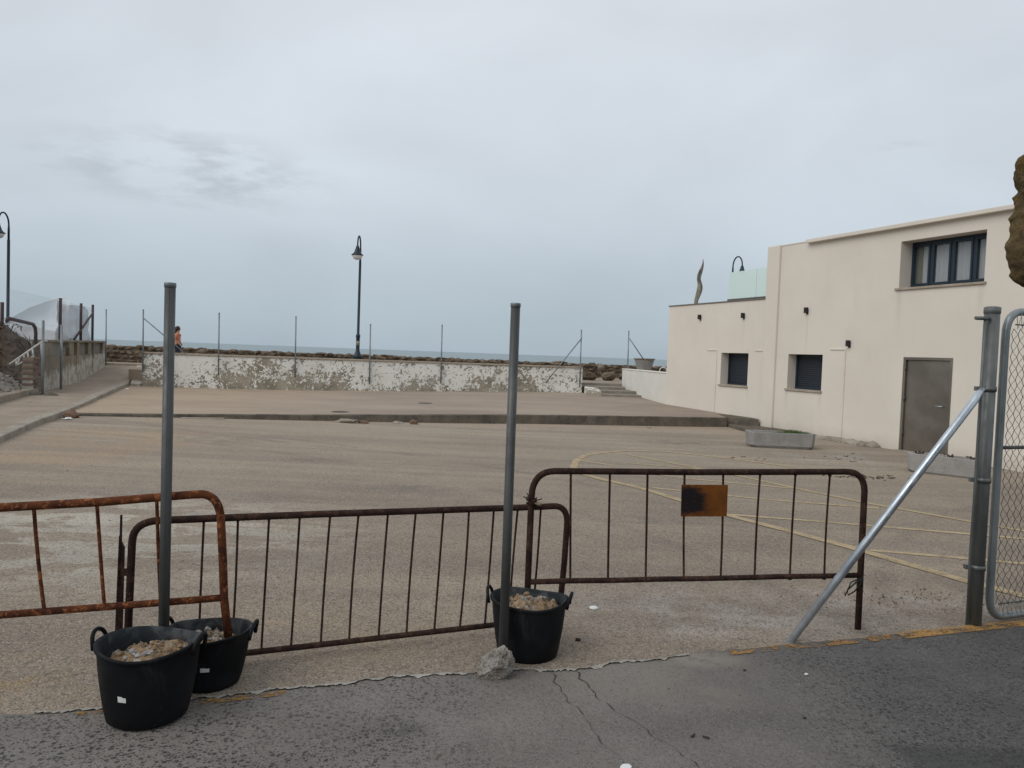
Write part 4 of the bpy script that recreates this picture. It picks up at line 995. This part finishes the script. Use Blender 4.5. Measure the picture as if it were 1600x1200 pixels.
for x, y, lab in ((-4.17, 18.75, 'dark round drain cover in the terrace left of the lamp foot'), (-2.5, 22.3, 'dark round drain cover in the terrace, the farther one')):
    q = MB(); z = zter(x, y); q.lathe([(.0, .004), (.21, .004), (.22, .002), (.225, -.02)], (x, y, z), 28); tag(q.build('drain_cover', 'drain'), lab, 'drain cover', 'drain covers in the terrace')
# twigs and dark litter on the asphalt to the right
q = MB(); random.seed(9)
for cx, cy_, n_, sp_ in ((5.75, 12.15, 40, .36), (2.9, 5.5, 90, .45), (4.3, 14.2, 8, .4), (6.2, 14.6, 10, .7)):
    for i in range(n_):
        x = random.gauss(cx, sp_); y = random.gauss(cy_, sp_ * .4)
        if y < edge_y(x) + .06: continue
        z = zlot(x, y) + .008; a1 = random.uniform(0, 6.28); l_ = random.uniform(.004, .022) if cy_ < 8 else random.uniform(.03, .13)
        q.tube([(x, y, z), (x + math.cos(a1) * l_, y + math.sin(a1) * l_, z + random.uniform(0, .012))], [.0035, .002] if cy_ < 8 else [.007, .003], 4)
tag(q.build('dry_twigs', 'twig'), 'scattered dark dry twigs and leaf bits on the asphalt', 'twigs', None, 'stuff')
# loose grit over the car park near the camera
q = MB(); random.seed(17)
for i in range(2600):
    x = random.uniform(-4.2, 4.6); y = edge_y(x) + .03 + random.random() ** 1.6 * 4.5; r_ = random.uniform(.0025, .0065) * (1.5 if random.random() < .06 else 1)
    q.blob((x, y, zlot(x, y) + r_ * .4), (r_, r_ * .8, r_ * .65), 0, 0, 1, i, False)
tag(q.build('grit', 'chunk'), 'loose grit lying over the worn asphalt behind the barriers', 'grit', None, 'stuff')
q = MB()
for i in range(420):
    x = random.uniform(-2.6, 3.6); y = edge_y(x) - .02 - random.random() ** 2.2 * 1.2; r_ = random.uniform(.002, .0055)
    q.blob((x, y, r_ * .5 + .001), (r_, r_ * .8, r_ * .65), 0, 0, 1, i, False)
tag(q.build('grit', 'rock'), 'fine grit along the street side of the asphalt edge', 'grit', None, 'stuff')

# ------------------------------------------------------------------ painted markings
def ribbon(name, pts, wd, mat, zf, dz=.007):
    q = MB(); P_ = [Vector(p) for p in pts]; dense = []
    for a, b_ in zip(P_, P_[1:]):
        k = max(1, int((b_ - a).length / .12)); dense += [a.lerp(b_, i / k) for i in range(k)]
    dense.append(P_[-1]); n0 = 0
    for i, p in enumerate(dense):
        t = (dense[min(i + 1, len(dense) - 1)] - dense[max(0, i - 1)]).normalized(); nn_ = Vector((-t.y, t.x)); w_ = wd * (1 + .18 * noise.noise(Vector((p.x * 3, p.y * 3, 1))))
        for s in (-1, 1): c = p + nn_ * w_ / 2 * s; q.v.append(Vector((c.x, c.y, zf(c.x, c.y) + dz)))
    for i in range(len(dense) - 1): q.face((2 * i, 2 * i + 1, 2 * i + 3, 2 * i + 2))
    return struct(q.build(name, mat))
ribbon('painted_marking', [(1.066, 12.44), (1.02, 12.0), (1.10, 11.35), (1.33, 10.92), (1.664, 10.4), (1.88, 9.92), (2.436, 8.45), (2.92, 7.55), (3.182, 7.04), (3.43, 6.47), (3.66, 5.98), (3.86, 5.65), (4.05, 5.4)], .125, 'lotpaint', zlot, .0066)
ribbon('painted_marking', [(1.066, 12.44), (1.15, 13.0), (1.32, 13.6), (1.574, 14.05), (2.187, 14.6), (2.99, 14.68), (3.63, 14.3), (4.245, 13.75), (4.9, 13.1)], .11, 'lotpaint_faint', zlot, .0056)
for pts in ([(2.0, 12.85), (3.2, 12.4)], [(1.188, 13.0), (1.75, 12.4)], [(2.02, 11.77), (2.64, 11.3), (3.94, 10.7)], [(1.94, 10.28), (3.25, 9.62), (4.5, 9.25)], [(2.45, 8.49), (3.8, 8.17), (4.81, 7.89), (5.26, 7.74)], [(3.33, 6.955), (4.13, 6.76), (4.53, 6.65), (5.2, 6.45)]):
    ribbon('painted_marking', pts, .085, 'lotpaint_faint', zlot, .0046)
ribbon('painted_marking', [(2.2, 14.0), (2.9, 12.9), (3.57, 11.75), (4.485, 9.68), (5.226, 8.56), (5.6, 8.05)], .10, 'lotpaint', zlot, .0056)
zr = lambda x, y: 0.0
ribbon('road_line', [(2.45, edge_y(2.45) - .055), (3.0, 4.86), (3.5, 5.02), (4.4, 5.3), (6, 5.8)], .10, 'roadpaint', zr, .004)
ribbon('road_line', [(1.28, 4.30), (1.7, 4.43), (2.0, 4.52), (2.42, 4.66)], .075, 'roadpaint_faint', zr, .004)
ribbon('road_line', [(-1.46, 3.435), (-1.3, 3.49), (-1.02, 3.59)], .052, 'roadpaint_faint', zr, .004)
ribbon('road_line', [(-1.86, 3.31), (-1.76, 3.335)], .035, 'roadpaint_faint', zr, .004)
# cracks and a dark patch in the street
def crack(pts, w_):
    P_ = [Vector(p) for p in pts]; q = MB(); d_ = []
    for a, b_ in zip(P_, P_[1:]):
        k = max(2, int((b_ - a).length / .012)); d_ += [a.lerp(b_, i / k) for i in range(k)]
    for i, p in enumerate(d_):
        j = Vector((noise.noise(Vector((i * .16, p.x, 0))), noise.noise(Vector((i * .16, p.y, 7))))) * .024 + Vector((noise.noise(Vector((i * .9, p.x, 2))), 0)) * .006
        ww = w_ * max(.16, .50 + 1.1 * noise.noise(Vector((i * .23, 3, p.x))))
        q.v += [Vector((p.x + j.x - ww / 2, p.y + j.y, .0025)), Vector((p.x + j.x + ww / 2, p.y + j.y, .0025))]
    for i in range(len(d_) - 1): q.face((2 * i, 2 * i + 1, 2 * i + 3, 2 * i + 2))
    struct(q.build('crack', 'crack'))
crack([(.26, 3.93), (.30, 3.72), (.385, 3.43), (.47, 3.17), (.54, 2.95)], .0075)
crack([(.385, 3.97), (.455, 3.74), (.52, 3.53), (.63, 3.42), (.70, 3.27), (.80, 3.08), (.88, 2.93)], .009)

# ------------------------------------------------------------------ crowd barriers
def arc(p0, p1, p2, n_=8):   # quadratic corner
    return [tuple((1 - t) ** 2 * p0[k] + 2 * t * (1 - t) * p1[k] + t * t * p2[k] for k in (0, 1)) for t in [i / n_ for i in range(n_ + 1)]]
def barrier(label, A, B, frame, rails, bars, mat, r_=.019, rb=.0065, extra=None):
    A = Vector(A); B = Vector(B); d_ = (B - A).normalized()
    t = thing('crowd_barrier', label, 'barrier', (A.x, A.y, 0))
    def F(s, z, o=0): p = A + d_ * s + Vector((-d_.y, d_.x)) * o; return (p.x, p.y, z)
    q = MB(); q.tube([F(*p) for p in frame], r_, 14); q.build('frame', mat, t)
    for rl in rails:
        q = MB(); q.tube([F(lerp(rl[0][0], rl[1][0], i / 8), lerp(rl[0][1], rl[1][1], i / 8) + random.uniform(-.0015, .0015)) for i in range(9)], r_ * .86, 12); q.build('rail', mat, t)
    for s0_, z0_, s1_, z1_ in bars:
        q = MB(); bend = random.uniform(-.006, .006)
        pts_ = [F(lerp(s0_, s1_, u) + bend * math.sin(u * 3.14), lerp(z0_, z1_, u)) for u in (0, .02, .25, .5, .75, .98, 1)]
        q.tube(pts_, [rb * 1.9, rb, rb, rb, rb, rb, rb * 1.9], 8); q.build('upright_bar', mat, t)
    return t, F
random.seed(2)
fr1 = [(-1.3, .86), (-.5, .872), (0, .878), (.4, .892), (.80, .918)] + arc((.82, .919), (.915, .925), (.927, .80))[1:] + [(.94, .6), (.95, .40), (.980, .15)]
b1, F1 = barrier('orange-rusted crowd barrier at the left, its leg standing in a tub', (-2.274, 3.42), (-1.373, 3.72), fr1, [((-1.3, .365), (.945, .405))],
    [(-.40, .87, -.355, .385), (-.14, .87, -.10, .39), (.130, .88, .178, .392), (.386, .89, .424, .396), (.640, .90, .665, .40)], 'rust_orange', .020, .0085)
top2 = [(.265, .764), (.9, .760), (1.6, .751), (2.2, .744), (2.27, .745)]
fr2 = [(-.02, .0), (-.012, .35), (-.004, .66)] + arc((-.003, .67), (.0, .765), (.12, .765))[1:] + top2 + arc((2.27, .745), (2.365, .745), (2.368, .64))[1:] + [(2.36, .4), (2.345, .18), (2.335, -.02)]
tops = [.10, .320, .482, .635, .79, .948, 1.10, 1.262, 1.42, 1.582, 1.735, 1.888, 2.039, 2.189]
bars2 = [(s, .757 - .008 * s, s - .012 - .020 * sst(s, .2, 1.0), .052) for s in tops[1:]]
bars2.insert(0, (.155, .765, .165, .05))
b2, F2 = barrier('long dark brown crowd barrier in the middle, between the two thick posts', (-1.824, 3.72), (.355, 4.62), fr2, [((-.015, .045), (2.34, .062))], bars2, 'rust_dark', .0185, .0062)
q = MB(); q.hexa([F2(-.075, .1, -.006), F2(-.04, .1, -.006), F2(-.04, .1, .006), F2(-.075, .1, .006), F2(-.062, .70, -.006), F2(-.035, .64, -.006), F2(-.035, .64, .006), F2(-.062, .70, .006)])
q.hexa([F2(-.062, .45, -.006), F2(-.048, .45, -.006), F2(-.048, .45, .006), F2(-.062, .45, .006), F2(-.058, .80, -.006), F2(-.048, .80, -.006), F2(-.048, .80, .006), F2(-.058, .80, .006)])
q.hexa([F2(-.05, .50, -.005), F2(-.01, .50, -.005), F2(-.01, .50, .005), F2(-.05, .50, .005), F2(-.05, .535, -.005), F2(-.01, .535, -.005), F2(-.01, .535, .005), F2(-.05, .535, .005)])
q.build('coupling_plate', 'rust_dark', b2)
fr3 = [(.0, .0), (.002, .4), (.004, .80)] + arc((.004, .82), (.01, .965), (.14, .967))[1:] + [(.5, .97), (1.0, .973), (1.5, .981), (1.98, .99)] + arc((1.99, .99), (2.115, .995), (2.125, .87))[1:] + [(2.127, .5), (2.131, -.04)]
bx = [(.235, .258), (.474, .489), (.707, .724), (.940, .966), (1.186, 1.201), (1.425, 1.422), (1.657, 1.654), (1.886, 1.884)]
random.seed(8)
b3, F3 = barrier('dark brown crowd barrier at right with a burnt orange plate', (.135, 4.50), (2.236, 4.80), fr3, [((.0, .305), (2.128, .335))], [(a, .968, c, .31) for a, c in bx], 'rust_dark', .0195, .0068)
q = MB(); q.hexa([F3(.924, .704, -.014), F3(1.216, .706, -.014), F3(1.216, .706, -.010), F3(.924, .704, -.014 + .004), F3(.920, .898, -.014), F3(1.214, .900, -.014), F3(1.214, .900, -.010), F3(.920, .898, -.010)]); q.build('sign_plate', 'plate', b3)
# wire ties
q = MB()
for k in range(3):
    c = F3(.006, .775 + k * .013); q.tube([(c[0] + .030 * math.cos(a), c[1] + .034 * math.sin(a), c[2] + .008 * math.sin(a * 2 + k)) for a in [i * .524 for i in range(13)]], .0038, 6)
for dx_, dz_ in ((-.05, .03), (.06, .02), (.05, -.035), (-.03, .05)): c = F3(.006, .79); q.tube([(c[0], c[1] - .03, c[2]), (c[0] + dx_, c[1] - .04, c[2] + dz_)], .0035, 6)
tag(q.build('wire_tie', 'rust_dark'), 'rusty wire tying the right barrier to the middle barrier', 'wire')
q = MB(); q.blob(F3(.045, .775, -.03), (.016, .013, .012), 2, .3, 1, 2); tag(q.build('cloth_knot', 'sand'), 'small pale knot caught in the wire tie on the barrier', 'knot')
q = MB(); c = Vector(F3(2.05, .27, -.02))
q.tube([c + Vector((.075, 0, .05)), c + Vector((.03, -.01, .03)), c + Vector((-.02, -.01, -.02)), c + Vector((-.01, 0, -.055)), c + Vector((.03, 0, -.03)), c + Vector((.065, 0, .02)), c + Vector((.07, 0, .055))], .005, 6)
q.tube([c + Vector((.075, 0, .06)), c + Vector((-.0, -.01, .03)), c + Vector((-.022, -.01, -.03)), c + Vector((-.03, 0, -.06))], .004, 6)
tag(q.build('cable_loop', 'black'), 'black cable loop hanging from the right end of the barrier', 'cable')

# ------------------------------------------------------------------ thick bare posts
def bare_post(x, y, h, label, r_=.0245, lean=0):
    t = thing('metal_post', label, 'post', (x, y, 0), 'thick bare posts beside the tubs')
    q = MB(); q.tube([(x, y, -.1), (x, y, h)], r_, 28); q.build('post', 'galv_dark', t)
    q = MB(); q.lathe([(r_ + .0006, h - .018), (r_ + .0022, h - .017), (r_ + .0022, h + .002), (r_ + .001, h + .004), (r_ - .004, h + .004), (r_ - .005, h - .006), (.0, h - .007)], (x, y, 0), 28); q.build('cap', 'galv_mid', t)
    q = MB(); q.tube([(x + .006, y - r_ + .001, -.1), (x + .006, y - r_ + .001, h - .04)], .0016, 6); q.build('weld_seam', 'galv_dark', t)
bare_post(-1.612, 3.60, 1.92, 'thick grey post at left rising behind the front tub')
bare_post(.004, 4.0, 1.91, 'thick grey post in the middle with a rock at its foot')

# ------------------------------------------------------------------ rubber tubs
def tub(label, x, y, z0, rb, rt, h, ang, tilt=(0, 0), seed=0, fill=.24, sticker=None, side=1):
    t = thing('rubber_tub', label, 'tub', (x, y, z0), 'black rubber builders tubs')
    def wp(p, a):
        u = p.z / h; k = 1 + .05 * u * math.cos(2 * (a - ang)) + .012 * u * math.sin(3 * a + seed)
        z = p.z + .011 * u ** 3 * (math.cos(2 * (a - ang))) + .004 * u * math.sin(3 * a + seed * 2)
        return Vector((p.x * k + tilt[0] * u, p.y * k + tilt[1] * u, z))
    pr_ = [(.0, .004), (rb * .9, .0), (rb, .012)] + [(lerp(rb, rt, u) + .006 * math.sin(u * 3.14), h * u) for u in (.15, .3, .45, .6, .75, .9)] + [(rt + .001, h * .93), (rt + .009, h * .955), (rt + .010, h * .99), (rt + .002, h), (rt - .006, h * .985), (rt - .012, h * .8), (lerp(rb, rt, .55) - .008, h * .5), (rb - .006, .03), (0, .025)]
    q = MB(); q.lathe(pr_[:13], (x, y, z0), 56, wp); q.cur = 1; q.lathe(pr_[12:], (x, y, z0), 56, wp); q.build('tub_body', ('rubber', 'rubber_dusty'), t, flip=False)
    for sg in (0, math.pi):
        a = ang + sg; c = wp(Vector((math.cos(a) * rt, math.sin(a) * rt, h)), a) + Vector((x, y, z0)); ra = Vector((math.cos(a), math.sin(a), 0)); ta = Vector((-math.sin(a), math.cos(a), 0))
        pts_ = []
        for i in range(15):
            b_ = math.pi * i / 14; pts_.append(c + ta * (.052 * math.cos(b_)) + Vector((0, 0, -.045 + .075 * math.sin(b_) ** .7)) + ra * (.010 + .018 * math.sin(b_)))
        q = MB(); q.tube(pts_, [.009] * 15, 10); q.build('handle', 'rubber', t)
    if sticker:
        a, zc, w_, hh_ = sticker; q = MB(); n_ = 6
        def sf(u, v):
            aa = a + (u - .5) * w_ / rb; zz1 = zc + (v - .5) * hh_ * (1 - .35 * (u > .5) * (v > .5)); rr_ = lerp(rb, rt, zz1 / h) + .006 * math.sin(zz1 / h * 3.14) + .0016
            return wp(Vector((rr_ * math.cos(aa), rr_ * math.sin(aa), zz1)), aa) + Vector((x, y, z0))
        q.grid(sf, n_, n_); q.build('sticker', 'sticker', t)
    # sandy rubble inside
    return t, wp
def filling(label, x, y, z, r_, seed, off=(0, 0), hgt=.05, nch=12, k_in=1.0):
    random.seed(seed)
    def g_(u, v):
        a = 2 * math.pi * u; rr_ = r_ * v; px1, py1 = math.cos(a) * rr_, math.sin(a) * rr_
        d2 = math.hypot(px1 - off[0], py1 - off[1]) / r_
        return (x + px1, y + py1, z + hgt * max(0, 1 - d2 ** 1.6) + .034 * noise.fractal(Vector((px1 * 18, py1 * 18, seed)), .8, 2, 6) - .008)
    q = MB(); q.grid(g_, 72, 30)
    for i in range(190):
        q.cur = 1 if random.random() < .22 else 0
        a = random.uniform(0, 6.28); rr_ = r_ * .9 * random.random() ** .6; p = g_(a / 6.283, rr_ / r_); s = random.uniform(.003, .007) if i > 22 else random.uniform(.009, .021)
        q.stone((p[0], p[1], p[2] + s * .3), (s, s * random.uniform(.6, 1), s * random.uniform(.4, .8)), i + seed * 31, 2, .12, random.uniform(0, 3))
    q.cur = 1
    for i in range(nch):
        a = random.uniform(0, 6.28); rr_ = r_ * .85 * random.random() ** .6; p = g_(a / 6.283, rr_ / r_); s = random.uniform(.007, .019)
        q.blob((p[0], p[1], p[2] + s * .3), (s, s * random.uniform(.6, 1), s * .6), 2, .5, 1.5, i + 90, False)
    o = q.build('rubble_filling', ('sand', 'chunk')); tag(o, label, 'rubble', 'sandy rubble in the tubs')
tub('big black rubber tub in front, on the street, filled with rubble', -1.555, 3.33, .002, .166, .204, .330, R(-4), seed=1, sticker=(R(-97), .150, .032, .026))
filling('sandy rubble filling the front tub', -1.55, 3.34, .250, .190, 3, (.02, 0), .055)
tub('black rubber tub behind the front tub, holding a barrier leg', -1.435, 3.705, -.012, .145, .178, .275, R(3), tilt=(.012, -.012), seed=2, sticker=(R(-76), .13, .036, .022))
filling('sandy rubble in the second tub round the barrier leg', -1.424, 3.695, .185, .155, 5, (-.02, .0), .04)
tub('black rubber tub on the right, behind the rock and post', .140, 4.215, -.02, .163, .198, .325, R(-12), seed=4)
filling('sandy rubble filling the tub behind the rock', .142, 4.21, .245, .172, 8, (.0, .02), .055)
# rock at the foot of the post
q = MB()
bm = bmesh.new(); bmesh.ops.create_icosphere(bm, subdivisions=5, radius=1)
random.seed(6); planes = [(Vector((random.uniform(-1, 1), random.uniform(-1, 1), random.uniform(-.7, 1))).normalized(), random.uniform(.62, .86)) for i in range(15)]
for v in bm.verts:
    p = v.co.normalized(); k = 1.0
    for n_, d_ in planes:
        c = p.dot(n_)
        if c > .05: k = min(k, d_ / c)
    k += .085 * noise.fractal(p * 3.2, .8, 2, 4) - .05 * abs(noise.noise(p * 6)) + .04 * noise.fractal(p * 13, .6, 2, 4)
    w_ = Vector((p.x * .105 * k, p.y * .085 * k, p.z * .100 * k)); w_.x += .35 * w_.z
    q.v.append(Vector((w_.x - .030, w_.y + 3.885, max(w_.z, -.062) + .062)))
for f in bm.faces: q.face([v.index for v in f.verts], False)
bm.free(); tag(q.build('rock', 'rock'), 'rough grey stone leaning on the foot of the middle post', 'rock')
# little things lying about
q = MB(); q.lathe([(0, .012), (.020, .013), (.028, .010), (.030, .002), (.028, 0), (0, 0)], (.592, 5.0, -.006), 20); tag(q.build('plastic_disc', 'whiteplastic'), 'small white plastic disc on the asphalt right of the tub', 'disc')
q = MB(); q.poly_prism([(.490, 3.03), (.505, 3.052), (.530, 3.054), (.540, 3.035), (.525, 3.01), (.497, 3.012)], .001, .008); tag(q.build('tile_chip', 'whiteplastic', None, .002), 'white tile chip on the street at the bottom edge', 'chip')
for x, y, a1, lab in ((.905, 3.30, -.5, 'dark cigarette end on the street near the crack'), (.85, 3.31, .9, 'tiny dark crumb beside the cigarette end'), (1.42, 3.52, .3, 'dark pebble on the street below the brace'), (1.30, 4.05, .0, 'dark pebble on the street near the asphalt edge')):
    q = MB(); l_ = .014 if 'end' in lab else .007; q.tube([(x - math.cos(a1) * l_, y - math.sin(a1) * l_, .006), (x + math.cos(a1) * l_, y + math.sin(a1) * l_, .006)], .0045, 8); tag(q.build('litter_bit', 'crack'), lab, 'litter')
q = MB(); q.blob((.44, 4.42, .0), (.016, .013, .010), 2, .3, 1, 3); tag(q.build('pebble', 'crack'), 'dark pebble on the asphalt between tub and brace', 'pebble')
q = MB(); q.blob((1.62, 4.02, .008), (.010, .008, .006), 2, .3, 1, 3); tag(q.build('pebble', 'whiteplastic'), 'tiny white pebble on the street below the brace', 'pebble')

# ------------------------------------------------------------------ gate post, brace and gate leaf
gp = thing('gate_post', 'heavy galvanised gate post with clamps and a bright diagonal brace', 'gate post', (3.065, 4.95, 0))
q = MB(); q.tube([(3.065, 4.95, -.06), (3.065, 4.95, 2.055)], .046, 32); post_ = q.build('post', 'galv_post', gp)
q = MB(); q.lathe([(.047, 2.02), (.049, 2.022), (.049, 2.06), (.03, 2.066), (0, 2.067)], (3.065, 4.95, 0), 32); q.build('cap', 'galv_post', post_)
for z in (1.52, .93, .36):
    q = MB(); q.lathe([(.047, z), (.0515, z), (.0515, z + .032), (.047, z + .032)], (3.065, 4.95, 0), 32); q.box(2.985, 3.018, 4.935, 4.965, z + .002, z + .03); q.build('clamp', 'galv_post', gp)
q = MB(); q.tube([(3.00, 4.91, 1.98), (2.992, 4.90, 1.5), (2.995, 4.90, 1.0), (2.99, 4.905, .5), (3.0, 4.91, .04)], .009, 8); q.build('tension_bar', 'galv_post', gp)
q = MB(); q.tube([(2.93, 4.90, 1.985), (3.03, 4.91, 1.985)], .012, 8); q.build('eye_bolt', 'galv_post', gp)
q = MB(); q.tube([(1.695, 4.52, -.03), (2.925, 4.845, 1.468), (2.955, 4.865, 1.505), (3.0, 4.89, 1.535)], [.0235, .0235, .021, .012], 24); q.build('brace', 'galv', gp)
gt = thing('mesh_gate', 'chain-link gate leaf with rounded tube frame at the right edge', 'gate', (3.24, 5.0, .03))
GA = Vector((3.185, 4.99)); GD = Vector((1, .40)).normalized()
def G(s, z, o=0): p = GA + GD * s + Vector((-GD.y, GD.x)) * o; return (p.x, p.y, z)
GW = 2.6
fr_pts = [(0, .5), (0, 1.2), (0, 1.85)] + arc((0, 1.88), (0, 2.045), (.15, 2.045))[1:] + [(1.2, 2.045), (GW - .15, 2.045)] + arc((GW - .15, 2.045), (GW, 2.045), (GW, 1.88))[1:] + [(GW, 1.0), (GW, .2)] + arc((GW, .2), (GW, .03), (GW - .15, .03))[1:] + [(1.2, .03), (.16, .03)] + arc((.15, .03), (0, .03), (0, .19))[1:] + [(0, .5)]
q = MB(); q.tube([G(*p) for p in fr_pts], .0245, 16, False); q.build('frame', 'galv_mid', gt)
q = MB(); q.tube([G(.02, 1.155), G(GW - .02, 1.155)], .012, 8); q.build('middle_bar', 'galv_dark', gt)
q = MB()
for zc, zs in ((1.96, 1), (.115, 1)):
    q.tube([G(.09, zc), G(GW - .09, zc)], .005, 6)
    q.build('tension_wire', 'galv_dark', gt); q = MB()
pl1 = []; pl2 = []
for i in range(60):
    s = .09 + i * .042; pl1 += [G(s, 1.93, -.012), G(s + .018, 2.03, -.026), G(s + .03, 2.06, .02), G(s + .036, 1.95, .012)]; pl2 += [G(s, .13, -.012), G(s + .016, .05, -.03), G(s + .026, .02, .02), G(s + .034, .11, .012)]
q.tube(pl1, .0022, 4, False); q.build('lacing_wire', 'galv_mid', gt); q = MB(); q.tube(pl2, .0022, 4, False); q.build('lacing_wire', 'galv_mid', gt)
# zigzag wires of the chain link
q = MB(); dw = .031; dh = .037; s = .05; k = 0
while s < 1.6:
    pts_ = []; z = .12; j = 0
    while z <= 1.965:
        pts_.append(G(s + (dw if (j + k) % 2 else 0), z, .004 * (1 if j % 2 else -1))); z += dh; j += 1
    q.tube(pts_, .0021, 4, False); s += dw; k += 1
q.build('chain_link_mesh', 'galv_dark', gt)

# ------------------------------------------------------------------ ruined stone jamb at the right edge
t = thing('ruined_stonework', 'rough ochre and black weathered masonry jutting in at the upper right', 'masonry', (2.3, 2.6, 0))
random.seed(14); q = MB(); z = -.05
def rough_block(q, c, r_, seed, sub=4):
    bm = bmesh.new(); bmesh.ops.create_icosphere(bm, subdivisions=sub, radius=1); n0 = len(q.v)
    for v in bm.verts:
        p = v.co.copy(); e = .5
        bx_ = Vector([math.copysign(abs(a) ** e, a) for a in p])
        k = 1 + .16 * noise.fractal(p * 1.8 + Vector((seed, 0, 0)), 1, 2, 4) + .05 * noise.fractal(p * 9 + Vector((seed, 0, 0)), .8, 2, 4)
        q.v.append(Vector((bx_.x * r_[0] * k * .8, bx_.y * r_[1] * k * .8, bx_.z * r_[2] * k * .8)) + Vector(c))
    for f in bm.faces: q.face([n0 + v.index for v in f.verts], True)
    bm.free()
q.box(2.26, 3.3, 2.42, 3.02, -.2, 3.35); q.build('mortar_core', 'ruin_grey', t); q = MB()
z = .02; sd = 0
while z < 3.3:
    hc = random.uniform(.10, .17)
    for face in range(4):
        u0, u1 = (2.24, 3.3) if face in (0, 1) else (2.42, 3.02); u = u0
        while u < u1:
            w_ = random.uniform(.16, .36); c = u + w_ / 2; sd += 1
            rr_ = (w_ * .60, .12, hc * 1.15)
            if face == 0: q.cur = sd % 2; q.stone((c, 2.42, z + hc), rr_, sd, 3, .08)
            elif face == 1: q.cur = sd % 2; q.stone((c, 3.00, z + hc), rr_, sd, 2, .08)
            elif face == 2: q.cur = sd % 2; q.stone((2.28, c, z + hc), (.12, w_ * .60, hc * 1.15), sd, 3, .08)
            else: q.cur = sd % 2; q.stone((3.3, c, z + hc), (.12, w_ * .60, hc * 1.15), sd, 2, .08)
            u += w_
    z += hc * 1.75
q.build('stone_courses', ('ruin_grey', 'ruin'), t)
# the jutting stones: a broken, bulging profile swept round in plan
prof_ = [(-.04, 1.925), (.0, 1.930), (.020, 1.955), (.042, 1.995), (.050, 2.04), (.047, 2.08), (.038, 2.125), (.040, 2.155), (.036, 2.172), (.026, 2.19), (.024, 2.22), (.030, 2.24), (.022, 2.255), (.034, 2.28), (.048, 2.33), (.042, 2.36), (.022, 2.385), (.0, 2.42), (-.05, 2.5), (-.08, 2.62), (-.12, 2.8), (-.2, 2.95)]
def stack(q, p0, p1, nz, nu=120):
    def fn(u, v):
        k = v * (len(prof_) - 1); i = min(int(k), len(prof_) - 2); f = k - i
        dx_ = lerp(prof_[i][0], prof_[i + 1][0], f); z = lerp(prof_[i][1], prof_[i + 1][1], f)
        a = 2 * math.pi * u; e = .55
        cx = math.copysign(abs(math.cos(a)) ** e, math.cos(a)); cy_ = math.copysign(abs(math.sin(a)) ** .9, math.sin(a))
        rx = .50 + dx_; ry = .20 + dx_ * .8
        p = Vector((cx, cy_, z * 4)); n_ = noise.fractal(p * 1.6 + Vector((3, 1, 0)), .9, 2, 5) * .03 + noise.noise(Vector((cx * 3, cy_ * 3, z * 26))) * .010
        return (2.262 + cx * (rx + n_), 2.62 + cy_ * (ry + n_), z + .028 + .01 * noise.noise(p * 3))
    q.grid(fn, nu, nz)
q = MB(); stack(q, 0, 1, 150)
for zc, fl in ((1.925, -1), (2.95, 1)):
    q.blob((2.27, 2.62, zc + .03 - fl * .05), (.30 if fl > 0 else .46, .14, .06), 3, .1, 1, 3)
q.build('jutting_stones', 'ruin', t)
